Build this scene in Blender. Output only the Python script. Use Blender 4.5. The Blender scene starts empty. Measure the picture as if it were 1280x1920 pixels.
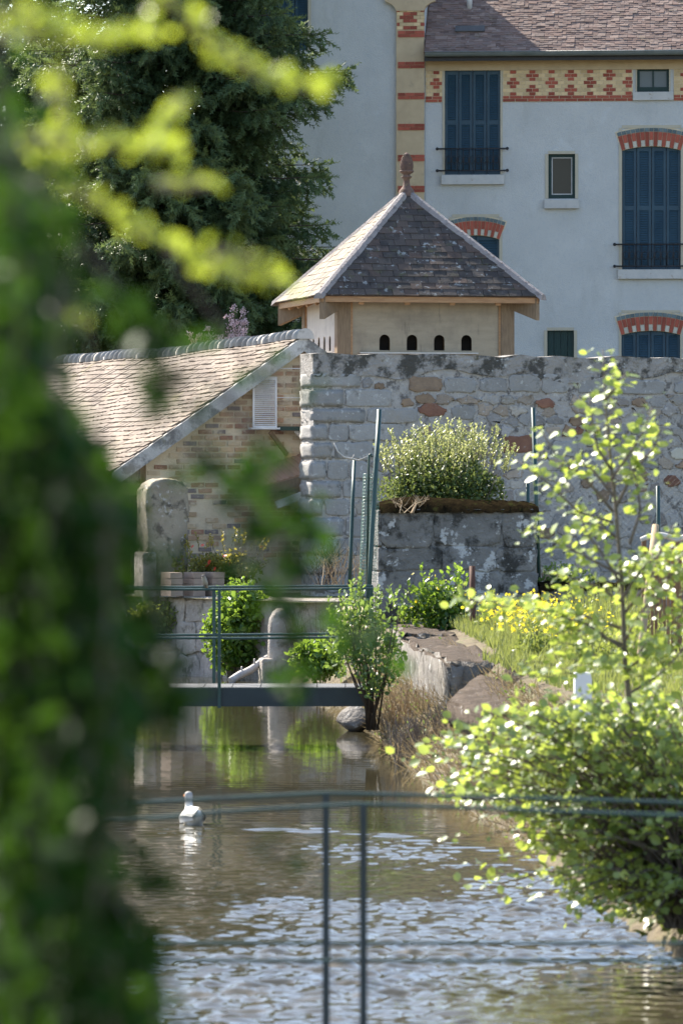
import bpy, bmesh, math, random
import numpy as np
from mathutils import Vector, Matrix, Euler

# ------------------------------------------------------------------ camera, sky, sun, exposure
scene = bpy.context.scene
F, CX, HY, CZ = 9520.0, 640.0, 895.0, 2.7          # focal length in photo pixels, image centre, horizon row, eye height
R = math.radians
cam_d = bpy.data.cameras.new('camera'); cam = bpy.data.objects.new('camera', cam_d)
scene.collection.objects.link(cam); scene.camera = cam
cam.location = (0, 0, CZ)
cam.rotation_euler = (math.pi / 2 - math.atan(65 / F), 0, 0)
cam_d.sensor_fit = 'HORIZONTAL'; cam_d.sensor_width = 24.0; cam_d.lens = 24.0 * F / 1280
cam_d.clip_start = 0.1; cam_d.clip_end = 6000
cam_d.dof.use_dof = True; cam_d.dof.focus_distance = 74.0; cam_d.dof.aperture_fstop = 6.6

SUN_EL, SUN_AZ = 43.0, 38.0                        # elevation; degrees to the left of straight ahead
world = bpy.data.worlds.new('World'); scene.world = world; world.use_nodes = True
wn = world.node_tree.nodes; wl = world.node_tree.links
sky = wn.new('ShaderNodeTexSky'); sky.sky_type = 'NISHITA'; sky.sun_disc = False
sky.sun_elevation = R(SUN_EL); sky.sun_rotation = R(-SUN_AZ)
sky.air_density = 1.0; sky.dust_density = 1.0; sky.ozone_density = 1.0
bg = wn['Background']; bg.inputs['Strength'].default_value = 0.12
wl.new(sky.outputs['Color'], bg.inputs['Color'])
sun_d = bpy.data.lights.new('sun', 'SUN'); sun = bpy.data.objects.new('sun', sun_d)
scene.collection.objects.link(sun)
sun_d.energy = 5.0; sun_d.angle = R(0.53); sun_d.color = (1.0, 0.93, 0.80)
SD = Vector((-math.sin(R(SUN_AZ)) * math.cos(R(SUN_EL)), math.cos(R(SUN_AZ)) * math.cos(R(SUN_EL)), math.sin(R(SUN_EL))))
sun.rotation_euler = (-SD).to_track_quat('-Z', 'Y').to_euler()
vs = scene.view_settings
vs.view_transform = 'Standard'; vs.look = 'None'; vs.exposure = 1.6; vs.gamma = 1.0; vs.use_curve_mapping = False
scene.cycles.use_denoising = True
scene.cycles.max_bounces = 8; scene.cycles.transparent_max_bounces = 6

# ------------------------------------------------------------------ helpers
rnd = random.Random(11)
rng = np.random.default_rng(7)
COL = scene.collection

def P(px, py, Z):
    """photo pixel at depth Z -> world point"""
    return Vector(((px - CX) / F * Z, Z, CZ - (py - HY) / F * Z))

def lerp(a, b, t): return a + (b - a) * t

def interp(x, pts):
    if x <= pts[0][0]: return pts[0][1]
    for (x0, y0), (x1, y1) in zip(pts, pts[1:]):
        if x <= x1: return lerp(y0, y1, (x - x0) / (x1 - x0))
    return pts[-1][1]

def tag(o, label=None, cat=None, group=None, kind=None):
    if label: o['label'] = label
    if cat: o['category'] = cat
    if group: o['group'] = group
    if kind: o['kind'] = kind
    return o

def empty(name, loc=(0, 0, 0), rz=0.0):
    o = bpy.data.objects.new(name, None); COL.objects.link(o)
    o.location = loc; o.rotation_euler = (0, 0, rz); o.empty_display_size = 0.1
    return o

def link(name, me, parent=None, loc=None, rot=None, scale=None, mat=None):
    o = bpy.data.objects.new(name, me); COL.objects.link(o)
    if parent is not None: o.parent = parent
    if loc is not None: o.location = loc
    if rot is not None: o.rotation_euler = rot
    if scale is not None: o.scale = scale
    if mat is not None and not me.materials: me.materials.append(mat)
    return o

class MB:
    """collects faces for one mesh"""
    def __init__(self): self.v = []; self.f = []; self.s = []
    def quad(self, *pts, smooth=False):
        n = len(self.v); self.v += [tuple(p) for p in pts]; self.f.append(tuple(range(n, n + len(pts)))); self.s.append(smooth)
    def box(self, x0, x1, y0, y1, z0, z1):
        n = len(self.v)
        self.v += [(x0, y0, z0), (x1, y0, z0), (x1, y1, z0), (x0, y1, z0), (x0, y0, z1), (x1, y0, z1), (x1, y1, z1), (x0, y1, z1)]
        for q in ((0, 3, 2, 1), (4, 5, 6, 7), (0, 1, 5, 4), (1, 2, 6, 5), (2, 3, 7, 6), (3, 0, 4, 7)):
            self.f.append(tuple(n + i for i in q)); self.s.append(False)
        return self
    def hexa(self, p):
        """8 points: bottom 4 then top 4"""
        n = len(self.v); self.v += [tuple(q) for q in p]
        for q in ((0, 3, 2, 1), (4, 5, 6, 7), (0, 1, 5, 4), (1, 2, 6, 5), (2, 3, 7, 6), (3, 0, 4, 7)):
            self.f.append(tuple(n + i for i in q)); self.s.append(False)
        return self
    def beam(self, a, b, w, h, up=(0, 0, 1)):
        a = Vector(a); b = Vector(b); d = (b - a).normalized(); u = Vector(up)
        s = d.cross(u).normalized(); u = s.cross(d).normalized()
        p = []
        for c in (a, b):
            p.append([c + s * sx * w / 2 + u * sz * h / 2 for sx, sz in ((-1, -1), (1, -1), (1, 1), (-1, 1))])
        n = len(self.v); self.v += [tuple(q) for q in p[0] + p[1]]
        for q in ((0, 1, 2, 3), (4, 7, 6, 5), (0, 4, 5, 1), (1, 5, 6, 2), (2, 6, 7, 3), (3, 7, 4, 0)):
            self.f.append(tuple(n + i for i in q)); self.s.append(False)
        return self
    def tube(self, pts, r, n=6, caps=True):
        pts = [Vector(p) for p in pts]; m = len(pts)
        rr = r if isinstance(r, (list, tuple)) else [r] * m
        base = len(self.v); ref = None
        for i, p in enumerate(pts):
            d = (pts[min(i + 1, m - 1)] - pts[max(i - 1, 0)])
            if d.length < 1e-9: d = Vector((0, 0, 1))
            d.normalize()
            if ref is None: ref = d.orthogonal().normalized()
            ref = (ref - d * ref.dot(d))
            if ref.length < 1e-6: ref = d.orthogonal()
            ref.normalize(); w = d.cross(ref)
            for k in range(n):
                a = 2 * math.pi * k / n
                self.v.append(tuple(p + (ref * math.cos(a) + w * math.sin(a)) * rr[i]))
        for i in range(m - 1):
            for k in range(n):
                k2 = (k + 1) % n
                self.f.append((base + i * n + k, base + i * n + k2, base + (i + 1) * n + k2, base + (i + 1) * n + k)); self.s.append(True)
        if caps:
            self.f.append(tuple(base + k for k in reversed(range(n)))); self.s.append(False)
            self.f.append(tuple(base + (m - 1) * n + k for k in range(n))); self.s.append(False)
        return self
    def lathe(self, prof, n=20, c=(0, 0, 0)):
        base = len(self.v)
        for r, z in prof:
            for k in range(n):
                a = 2 * math.pi * k / n
                self.v.append((c[0] + r * math.cos(a), c[1] + r * math.sin(a), c[2] + z))
        for i in range(len(prof) - 1):
            for k in range(n):
                k2 = (k + 1) % n
                self.f.append((base + i * n + k, base + i * n + k2, base + (i + 1) * n + k2, base + (i + 1) * n + k)); self.s.append(True)
        return self
    def prism(self, poly, y0, y1):
        """poly: (x, z) outline, counter-clockwise seen from the front (-y)"""
        n = len(self.v); m = len(poly)
        self.v += [(x, y0, z) for x, z in poly] + [(x, y1, z) for x, z in poly]
        self.f.append(tuple(n + i for i in range(m))); self.s.append(False)
        self.f.append(tuple(n + m + i for i in reversed(range(m)))); self.s.append(False)
        for i in range(m):
            j = (i + 1) % m
            self.f.append((n + j, n + i, n + m + i, n + m + j)); self.s.append(False)
        return self
    def mesh(self, name, mat=None):
        me = bpy.data.meshes.new(name); me.from_pydata(self.v, [], self.f)
        me.polygons.foreach_set('use_smooth', self.s); me.update()
        if mat: me.materials.append(mat)
        return me
    def build(self, name, mat, parent=None, loc=None, rz=None, bevel=0.0):
        o = link(name, self.mesh(name, mat), parent, loc, (0, 0, rz) if rz is not None else None)
        if bevel:
            b = o.modifiers.new('bevel', 'BEVEL'); b.width = bevel; b.segments = 2; b.limit_method = 'ANGLE'
        return o

def np_mesh(name, verts, faces, mat, tint=None, smooth=True):
    """verts (N,3); faces (M,k) array or list of arrays; tint (N,) per vertex"""
    me = bpy.data.meshes.new(name)
    fl = faces if isinstance(faces, list) else [faces]
    me.vertices.add(len(verts)); me.vertices.foreach_set('co', np.asarray(verts, np.float32).ravel())
    loops = np.concatenate([f.ravel() for f in fl]).astype(np.int32)
    sizes = np.concatenate([np.full(len(f), f.shape[1], np.int32) for f in fl])
    starts = np.concatenate([[0], np.cumsum(sizes)[:-1]]).astype(np.int32)
    me.loops.add(len(loops)); me.loops.foreach_set('vertex_index', loops)
    me.polygons.add(len(sizes)); me.polygons.foreach_set('loop_start', starts)
    me.polygons.foreach_set('use_smooth', np.full(len(sizes), smooth))
    me.update(calc_edges=True)
    if tint is not None:
        a = me.attributes.new('tint', 'FLOAT', 'POINT'); a.data.foreach_set('value', np.asarray(tint, np.float32))
    if mat: me.materials.append(mat)
    return me

def frames(d, up=None, roll=None):
    """orthonormal frames whose x axis is d; z axis near up rolled about d"""
    n = len(d); d = d / np.linalg.norm(d, axis=1, keepdims=True)
    if up is None: up = rng.normal(size=(n, 3))
    y = np.cross(up, d); l = np.linalg.norm(y, axis=1, keepdims=True)
    y = np.where(l < 1e-5, np.array([[0, 1.0, 0]]), y / np.maximum(l, 1e-9)); z = np.cross(d, y)
    if roll is not None:
        c = np.cos(roll)[:, None]; s = np.sin(roll)[:, None]
        y, z = y * c + z * s, z * c - y * s
    return np.stack([d, y, z], axis=2)

def scatter(name, tv, tf, pos, rot, scl, mat, tint=None, tvt=None, smooth=True):
    """one mesh made of many copies of a small template"""
    tv = np.asarray(tv, float); n = len(pos); m = len(tv)
    scl = np.asarray(scl, float)
    if scl.ndim == 1: scl = scl[:, None] * np.ones((1, 3))
    v = np.einsum('nij,nmj->nmi', rot, tv[None] * scl[:, None, :]) + pos[:, None, :]
    off = (np.arange(n) * m)[:, None, None]
    fl = []
    for k in sorted({len(f) for f in tf}):
        a = np.array([f for f in tf if len(f) == k])
        fl.append((a[None] + off).reshape(-1, k))
    tn = None
    if tint is not None:
        tn = np.repeat(tint, m)
        if tvt is not None: tn = tn + np.tile(np.asarray(tvt), n)
    return np_mesh(name, v.reshape(-1, 3), fl, mat, tn, smooth)

LEAF_V = [(0, 0, 0), (.28, .26, .07), (.68, .27, .06), (1, 0, -.06), (.68, -.27, .06), (.28, -.26, .07), (.5, 0, 0.0)]
LEAF_F = [(0, 6, 2, 1), (6, 3, 2), (0, 5, 4, 6), (6, 4, 3)]
BLADE_V = [(0, -.5, 0), (0, .5, 0), (.5, .38, .05), (.5, -.38, .05), (1, 0, .22)]
BLADE_F = [(0, 1, 2, 3), (3, 2, 4)]

# ------------------------------------------------------------------ materials
def new_mat(name):
    m = bpy.data.materials.new(name); m.use_nodes = True
    nt = m.node_tree; return m, nt, nt.nodes['Principled BSDF']

def ramp(nt, fac, stops, interp='LINEAR'):
    r = nt.nodes.new('ShaderNodeValToRGB'); cr = r.color_ramp; cr.interpolation = interp
    while len(cr.elements) < len(stops): cr.elements.new(0.5)
    for e, (p, c) in zip(cr.elements, stops): e.position = p; e.color = (*c, 1) if len(c) == 3 else c
    nt.links.new(fac, r.inputs['Fac']); return r.outputs['Color']

def noise(nt, vec, scale, detail=5, rough=.6):
    n = nt.nodes.new('ShaderNodeTexNoise'); n.inputs['Scale'].default_value = scale
    n.inputs['Detail'].default_value = detail; n.inputs['Roughness'].default_value = rough
    if vec is not None: nt.links.new(vec, n.inputs['Vector'])
    return n.outputs['Fac']

def mixc(nt, fac, a, b, mode='MIX'):
    m = nt.nodes.new('ShaderNodeMix'); m.data_type = 'RGBA'; m.blend_type = mode
    for sock, val in ((m.inputs['Factor'], fac), (m.inputs['A'], a), (m.inputs['B'], b)):
        if hasattr(val, 'is_linked'): nt.links.new(val, sock)
        elif isinstance(val, (int, float)): sock.default_value = val
        else: sock.default_value = (*val, 1)
    return m.outputs[2]

def mixrgb(nt, fac, a, b, mode='MIX'):
    m = nt.nodes.new('ShaderNodeMixRGB'); m.blend_type = mode
    for sock, val in ((m.inputs[0], fac), (m.inputs[1], a), (m.inputs[2], b)):
        if hasattr(val, 'is_linked'): nt.links.new(val, sock)
        elif isinstance(val, (int, float)): sock.default_value = val
        else: sock.default_value = (*val, 1)
    return m.outputs[0]

def surf(name, cols, scale=4.0, rough=.85, bump=.3, bscale=30.0, bdist=.01, pal=None, patches=(), stretch=None, spec=.3, vary=.0, metallic=0.0, detail=6):
    """weathered surface: noise between cols; pal = palette picked per object; patches = (colour, noise scale, threshold, softness[, strength])"""
    m, nt, b = new_mat(name)
    geo = nt.nodes.new('ShaderNodeNewGeometry'); vec = geo.outputs['Position']
    if stretch:
        mp = nt.nodes.new('ShaderNodeMapping'); mp.inputs['Scale'].default_value = stretch
        nt.links.new(vec, mp.inputs['Vector']); vec = mp.outputs['Vector']
    f = noise(nt, vec, scale, detail)
    n = len(cols)
    col = ramp(nt, f, [(lerp(.3, .7, i / max(n - 1, 1)), c) for i, c in enumerate(cols)])
    if pal or vary:
        oi = nt.nodes.new('ShaderNodeObjectInfo'); rv = oi.outputs['Random']
        if pal:
            pc = ramp(nt, rv, [(i / len(pal), c) for i, c in enumerate(pal)], 'CONSTANT')
            col = mixrgb(nt, 1.0, col, pc, 'MULTIPLY')
        if vary:
            mul = nt.nodes.new('ShaderNodeMath'); mul.operation = 'MULTIPLY'; mul.inputs[1].default_value = 37.7; nt.links.new(rv, mul.inputs[0])
            fr = nt.nodes.new('ShaderNodeMath'); fr.operation = 'FRACT'; nt.links.new(mul.outputs[0], fr.inputs[0])
            vc = ramp(nt, fr.outputs[0], [(0, (1 - vary,) * 3), (1, (1 + vary * .6,) * 3)])
            col = mixrgb(nt, 1.0, col, vc, 'MULTIPLY')
    for i, p in enumerate(patches):
        pv = geo.outputs['Position']
        if len(p) > 5:
            mp2 = nt.nodes.new('ShaderNodeMapping'); mp2.inputs['Scale'].default_value = p[5]; nt.links.new(pv, mp2.inputs['Vector']); pv = mp2.outputs['Vector']
        pf = noise(nt, pv, p[1], 6, .65)
        pm = ramp(nt, pf, [(p[2], (0, 0, 0)), (min(p[2] + p[3], 1), (p[4],) * 3 if len(p) > 4 else (1, 1, 1))])
        col = mixrgb(nt, pm, col, p[0])
    nt.links.new(col, b.inputs['Base Color'])
    b.inputs['Roughness'].default_value = rough; b.inputs['Specular IOR Level'].default_value = spec; b.inputs['Metallic'].default_value = metallic
    if bump:
        bn = nt.nodes.new('ShaderNodeBump'); bn.inputs['Strength'].default_value = bump; bn.inputs['Distance'].default_value = bdist
        nt.links.new(noise(nt, geo.outputs['Position'], bscale, 5), bn.inputs['Height']); nt.links.new(bn.outputs['Normal'], b.inputs['Normal'])
    return m

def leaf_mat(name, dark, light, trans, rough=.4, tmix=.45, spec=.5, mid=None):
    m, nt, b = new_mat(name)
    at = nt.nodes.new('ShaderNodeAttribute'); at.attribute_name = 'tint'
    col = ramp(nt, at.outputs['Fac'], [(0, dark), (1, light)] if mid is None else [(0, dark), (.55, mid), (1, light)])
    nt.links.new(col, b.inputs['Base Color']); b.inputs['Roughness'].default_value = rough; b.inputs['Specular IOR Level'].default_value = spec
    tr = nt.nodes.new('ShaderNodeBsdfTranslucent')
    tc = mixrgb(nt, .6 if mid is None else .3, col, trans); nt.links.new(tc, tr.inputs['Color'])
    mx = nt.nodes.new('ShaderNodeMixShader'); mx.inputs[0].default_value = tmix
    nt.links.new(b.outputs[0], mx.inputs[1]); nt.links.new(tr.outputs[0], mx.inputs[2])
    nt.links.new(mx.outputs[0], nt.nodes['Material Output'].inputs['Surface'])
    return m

M = {}
M['stucco'] = surf('pale_stucco', [(.46, .465, .465), (.53, .53, .525)], 1.2, .9, .9, 55, .012, patches=[((.40, .43, .47), 22, .50, .18, .5), ((.34, .345, .35), .7, .52, .25, .45), ((.33, .33, .32), 1.3, .54, .2, .4, (1.6, 1.6, .6)), ((.56, .58, .60), 2.3, .60, .1, .4)])
M['cream'] = surf('cream_stone', [(.44, .335, .22), (.52, .405, .265)], 5, .85, .3, 40, .006, patches=[((.25, .22, .16), 7, .58, .2, .5)])
M['surround'] = surf('window_surround', [(.42, .38, .30), (.48, .43, .34)], 6, .85, .3, 40, .005)
M['redbrick'] = surf('red_brick', [(.30, .075, .05), (.37, .10, .065)], 9, .85, .4, 60, .004, vary=.3)
M['yellowbrick'] = surf('yellow_brick', [(.56, .41, .23), (.66, .50, .30)], 9, .85, .4, 60, .004, vary=.22)
M['bluebrick'] = surf('blue_grey_brick', [(.10, .14, .16), (.15, .19, .20)], 9, .7, .3, 60, .004, vary=.25)
M['palebrick'] = surf('pale_brick', [(.45, .42, .36), (.52, .48, .40)], 9, .8, .3, 60, .004, vary=.15)
M['shutter'] = surf('blue_shutter_paint', [(.014, .042, .070), (.026, .066, .10)], 3, .5, .15, 40, .003, spec=.35)
M['greenwood'] = surf('dark_green_paint', [(.008, .028, .028), (.014, .04, .036)], 6, .55, .2, 30, .003, stretch=(6, 6, 1))
M['blackiron'] = surf('black_iron', [(.012, .012, .018), (.03, .028, .03)], 20, .55, .2, 60, .002, spec=.4)
M['sill'] = surf('sill_stone', [(.42, .42, .42), (.52, .50, .48)], 6, .85, .3, 50, .004, patches=[((.26, .17, .10), 9, .60, .12, .7)])
M['rooftile'] = surf('roof_tile_brown', [(.13, .085, .07), (.22, .15, .12)], 3, .9, .5, 25, .008, patches=[((.30, .27, .24), 16, .62, .08), ((.05, .04, .035), 6, .6, .15, .7)])
M['dovetile'] = surf('dovecote_tile', [(.75, .75, .75), (1.05, 1.0, 1.0)], 9, .9, .6, 40, .008,  # front slope: shade put into the darker colour, along with moss and lichen
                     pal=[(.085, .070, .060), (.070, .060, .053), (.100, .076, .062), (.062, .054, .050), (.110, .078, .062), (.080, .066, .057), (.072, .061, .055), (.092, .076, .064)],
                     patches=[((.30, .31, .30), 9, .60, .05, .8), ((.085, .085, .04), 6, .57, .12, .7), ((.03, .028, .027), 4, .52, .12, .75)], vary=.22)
M['sunnytile'] = surf('dovecote_sunlit_tile', [(.8, .8, .8), (1.05, 1.03, 1.0)], 9, .9, .5, 40, .006,  # left slope: lighter copy of the tile, sunlight put into its colour
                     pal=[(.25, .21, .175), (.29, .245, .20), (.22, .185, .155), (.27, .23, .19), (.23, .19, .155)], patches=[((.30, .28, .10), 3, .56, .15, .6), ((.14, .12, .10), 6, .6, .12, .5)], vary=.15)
M['warmtile'] = surf('wash_house_tile', [(.8, .8, .8), (1.08, 1.05, 1.0)], 6, .9, .5, 40, .006,
                     pal=[(.205, .16, .13), (.24, .19, .155), (.18, .14, .115), (.22, .18, .15), (.165, .13, .105), (.25, .20, .16)],
                     patches=[((.16, .13, .11), 5, .58, .15, .6), ((.45, .42, .36), 9, .64, .08, .6), ((.26, .24, .09), 2.2, .6, .15, .5)], vary=.18)
M['warmtile_far'] = surf('wash_house_tile_far', [(.26, .20, .16), (.34, .27, .21), (.38, .30, .25)], 7, .9, .5, 40, .006,
                     patches=[((.16, .13, .11), 5, .58, .15, .6), ((.45, .42, .36), 9, .64, .08, .6)])
M['hipmortar'] = surf('hip_mortar', [(.21, .185, .18), (.31, .275, .26)], 7, .9, .8, 30, .02, patches=[((.15, .13, .125), 9, .55, .12, .8), ((.30, .29, .12), 6, .63, .1, .6)])
M['ridge'] = surf('ridge_tile', [(.34, .315, .29), (.45, .415, .38)], 8, .85, .4, 40, .006, patches=[((.16, .15, .12), 8, .57, .15, .7), ((.24, .25, .14), 5, .6, .12, .6)], vary=.3)
M['terracotta'] = surf('finial_terracotta', [(.10, .065, .055), (.18, .11, .085)], 14, .85, .6, 50, .008, patches=[((.30, .25, .12), 12, .58, .1, .7), ((.07, .055, .05), 9, .55, .12, .6)])
M['freshwood'] = surf('fresh_wood', [(.28, .155, .08), (.40, .24, .125)], 6, .7, .3, 30, .004, stretch=(1, 1, 6))
M['oldwood'] = surf('weathered_wood', [(.15, .105, .068), (.25, .18, .115)], 6, .8, .3, 40, .004, stretch=(8, 8, 1), patches=[((.10, .08, .07), 3, .58, .15, .7)])
M['plywood'] = surf('weathered_board', [(.28, .235, .17), (.36, .30, .22)], 2.5, .85, .15, 30, .003, stretch=(1, 1, 5), patches=[((.17, .14, .11), 2.2, .50, .2, .6, (1, 1, .6)), ((.22, .19, .16), 12, .56, .2, .5), ((.12, .10, .08), 3, .60, .12, .6, (4, 4, .5))])
M['paleboard'] = surf('pale_bleached_board', [(.46, .43, .40), (.58, .54, .49)], 3, .85, .2, 30, .003, stretch=(5, 5, 1), patches=[((.28, .25, .24), 4, .56, .2, .6)])
M['darkhole'] = surf('dark_inside', [(.012, .010, .009), (.02, .016, .013)], 4, .95, 0)  # near-black colour standing in for unlit insides
M['greenpaint'] = surf('green_painted_steel', [(.012, .04, .036), (.02, .06, .05)], 10, .45, .2, 60, .002, spec=.5, patches=[((.06, .05, .04), 14, .63, .08, .6)])
M['darksteel'] = surf('dark_blue_steel', [(.010, .018, .022), (.018, .03, .034)], 6, .5, .2, 40, .003, spec=.5)
M['deck'] = surf('grey_deck_plate', [(.07, .07, .072), (.12, .115, .115)], 6, .7, .3, 40, .004)
M['mortar'] = surf('old_mortar', [(.27, .255, .245), (.40, .37, .345), (.33, .31, .305)], 3.5, .95, .9, 26, .025,
                   patches=[((.10, .09, .085), 8, .53, .10, .85), ((.52, .50, .48), 11, .58, .08, .7), ((.30, .24, .17), 2.6, .58, .15, .5)])
M['coping'] = surf('lichened_coping', [(.26, .24, .22), (.38, .35, .33)], 4, .95, 1.0, 26, .03,
                   patches=[((.055, .052, .045), 3.6, .47, .10, .9), ((.50, .50, .48), 9, .60, .06, .8), ((.14, .12, .06), 5, .62, .1, .6)])
M['stone'] = surf('rubble_stone', [(.78, .78, .80), (1.1, 1.08, 1.05)], 7, .92, .9, 32, .02,
                  pal=[(.33, .31, .30), (.37, .345, .32), (.28, .265, .26), (.41, .375, .335), (.34, .29, .245), (.38, .36, .35), (.31, .295, .285), (.39, .32, .26), (.26, .23, .21), (.44, .40, .355)],
                  patches=[((.10, .09, .09), 7, .56, .12, .75), ((.52, .50, .49), 14, .60, .06, .75)], vary=.26)
M['ashlar'] = surf('dressed_stone', [(.26, .25, .245), (.34, .325, .31)], 5, .9, .7, 30, .015, vary=.16,
                   patches=[((.09, .085, .08), 5, .56, .12, .75), ((.50, .49, .48), 14, .60, .05, .75), ((.30, .25, .19), 2.2, .58, .15, .5)])
M['rust_stone'] = surf('rust_red_stone', [(.19, .09, .065), (.29, .15, .10)], 8, .9, .7, 36, .012, vary=.25, patches=[((.34, .30, .27), 9, .62, .1, .6)])
M['brown_stone'] = surf('brown_stone', [(.21, .15, .11), (.31, .22, .15)], 8, .9, .7, 36, .012, vary=.25, patches=[((.36, .33, .30), 9, .62, .1, .6)])
M['pierstone'] = surf('lichened_pier_stone', [(.14, .135, .13), (.24, .23, .22)], 5, .95, 1.0, 26, .03, vary=.15,
                      patches=[((.035, .033, .03), 3.2, .50, .09, .9), ((.50, .50, .50), 4.5, .57, .04, .85), ((.46, .46, .46), 13, .64, .05, .8)])
M['moss'] = surf('dark_dry_moss', [(.008, .006, .004), (.022, .016, .008)], 14, 1, .6, 60, .02, spec=0.0, patches=[((.035, .04, .012), 9, .58, .1, .7), ((.05, .034, .018), 20, .62, .1, .5)])
M['bankstone'] = surf('bank_stone', [(.12, .11, .10), (.24, .215, .19)], 5, .95, 1.0, 20, .05, vary=.15, stretch=(1, 1, .5),
                      patches=[((.05, .042, .035), 4, .52, .12, .85), ((.50, .49, .47), 5, .60, .05, .8), ((.12, .12, .05), 6, .60, .1, .5)])
M['slabtop'] = surf('mossy_slab', [(.05, .038, .028), (.115, .088, .07)], 6, .95, 1.0, 22, .05, spec=.1, patches=[((.06, .045, .03), 5, .54, .12, .8), ((.30, .28, .26), 9, .62, .06, .7)])
M['quaystone'] = surf('quay_stone', [(.30, .26, .23), (.46, .40, .35)], 4, .95, .9, 20, .03, stretch=(1, 1, .4), vary=.15, patches=[((.12, .10, .085), 5, .53, .12, .8), ((.55, .51, .47), 12, .60, .06, .6), ((.16, .16, .06), 3, .58, .12, .6)])
M['oldplaster'] = surf('stained_stone', [(.20, .17, .13), (.32, .275, .21)], 3, .95, .7, 24, .02, patches=[((.07, .06, .05), 4.5, .52, .10, .85), ((.46, .44, .42), 11, .60, .05, .7), ((.20, .18, .07), 2.8, .56, .12, .6)])
M['verge'] = surf('verge_plaster', [(.36, .345, .33), (.48, .46, .43)], 3, .95, .6, 26, .015, patches=[((.10, .095, .09), 3.5, .50, .12, .8), ((.22, .20, .12), 6, .58, .1, .6)])
M['brickmortar'] = surf('beige_mortar', [(.56, .46, .32), (.66, .56, .41)], 4, .95, .7, 30, .012, patches=[((.30, .26, .21), 3, .56, .16, .6)])
M['oldbrick'] = surf('old_brick', [(.85, .85, .85), (1.08, 1.05, 1.0)], 10, .9, .6, 40, .006,
                     pal=[(.44, .28, .18), (.50, .37, .24), (.34, .19, .13), (.56, .45, .31), (.38, .26, .18), (.23, .195, .185), (.52, .35, .22), (.42, .31, .22)], vary=.2,
                     patches=[((.56, .47, .34), 6, .50, .14, .8)])
M['stackbrick'] = surf('stacked_block', [(.28, .20, .155), (.36, .27, .21)], 8, .9, .4, 40, .006, vary=.15)
M['brownsheet'] = surf('brown_ribbed_sheet', [(.30, .17, .11), (.38, .23, .15)], 5, .6, .2, 30, .004)
M['whitepaint'] = surf('white_paint', [(.62, .62, .62), (.74, .73, .72)], 5, .55, .15, 30, .003)
M['ironrust'] = surf('rusty_brown_iron', [(.06, .028, .02), (.11, .05, .032)], 14, .8, .4, 50, .004)
M['soil'] = surf('bank_soil', [(.07, .055, .035), (.14, .11, .07), (.09, .10, .04)], 5, 1, .8, 18, .04, patches=[((.20, .17, .12), 3, .58, .15, .6)])
M['ground'] = surf('garden_ground', [(.06, .075, .025), (.12, .11, .05), (.09, .10, .035)], 2.5, 1, .8, 14, .04)
M['bark'] = surf('dark_bark', [(.045, .035, .028), (.09, .07, .055)], 20, .95, .7, 50, .01, stretch=(1, 1, .3))
M['palebark'] = surf('pale_bark', [(.20, .16, .12), (.32, .27, .21)], 12, .9, .5, 50, .006)
M['greystem'] = surf('grey_brown_stem', [(.11, .09, .075), (.19, .15, .12)], 20, .85, .4, 60, .004)
M['drystalk'] = surf('dry_stalk', [(.30, .22, .14), (.44, .33, .21)], 12, .9, 0)
M['duckwhite'] = None
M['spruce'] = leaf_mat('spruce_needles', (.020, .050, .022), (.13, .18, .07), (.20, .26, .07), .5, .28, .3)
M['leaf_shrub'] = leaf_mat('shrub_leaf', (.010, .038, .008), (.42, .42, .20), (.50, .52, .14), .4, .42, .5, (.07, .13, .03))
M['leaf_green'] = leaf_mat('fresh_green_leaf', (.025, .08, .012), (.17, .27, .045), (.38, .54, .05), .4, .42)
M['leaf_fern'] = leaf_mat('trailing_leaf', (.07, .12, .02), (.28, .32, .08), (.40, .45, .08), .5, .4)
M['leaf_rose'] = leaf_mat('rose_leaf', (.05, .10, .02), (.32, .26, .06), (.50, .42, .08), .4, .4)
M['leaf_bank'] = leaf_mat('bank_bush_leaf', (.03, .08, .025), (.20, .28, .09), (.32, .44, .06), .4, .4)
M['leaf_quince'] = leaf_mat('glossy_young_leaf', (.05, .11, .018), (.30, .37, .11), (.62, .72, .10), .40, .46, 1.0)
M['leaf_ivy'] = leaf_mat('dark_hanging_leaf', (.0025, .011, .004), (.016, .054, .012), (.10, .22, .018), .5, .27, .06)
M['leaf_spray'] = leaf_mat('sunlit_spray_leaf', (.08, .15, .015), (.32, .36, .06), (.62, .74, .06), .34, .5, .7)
M['grass'] = leaf_mat('long_grass', (.035, .07, .014), (.20, .21, .075), (.36, .40, .08), .5, .4)
M['pink'] = leaf_mat('pink_blossom', (.48, .34, .36), (.70, .55, .56), (.70, .5, .52), .7, .35, .2)

def flat(name, col, rough=.5, spec=.4):
    m, nt, b = new_mat(name); b.inputs['Base Color'].default_value = (*col, 1); b.inputs['Roughness'].default_value = rough
    b.inputs['Specular IOR Level'].default_value = spec; return m
M['yellow'] = leaf_mat('yellow_petal', (.80, .62, .02), (.85, .70, .04), (.95, .80, .05), .5, .5, .3)
M['orange'] = flat('orange_bill', (.70, .22, .03), .45)
M['redpetal'] = flat('red_petal', (.55, .05, .03), .5)
M['glass'] = flat('window_glass', (.045, .038, .03), .25, .25)
M['glassgrey'] = flat('curtained_glass', (.11, .13, .145), .25, .3)
M['beadblack'] = flat('eye_black', (.01, .01, .01), .2)

# water
def water_mat():
    m, nt, b = new_mat('murky_river_water')
    geo = nt.nodes.new('ShaderNodeNewGeometry')
    c = ramp(nt, noise(nt, geo.outputs['Position'], .6, 4), [(.3, (.034, .030, .017)), (.7, (.055, .048, .027))])
    nt.links.new(c, b.inputs['Base Color']); b.inputs['Roughness'].default_value = .035; b.inputs['IOR'].default_value = 1.36
    return m
M['water'] = water_mat()

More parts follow.
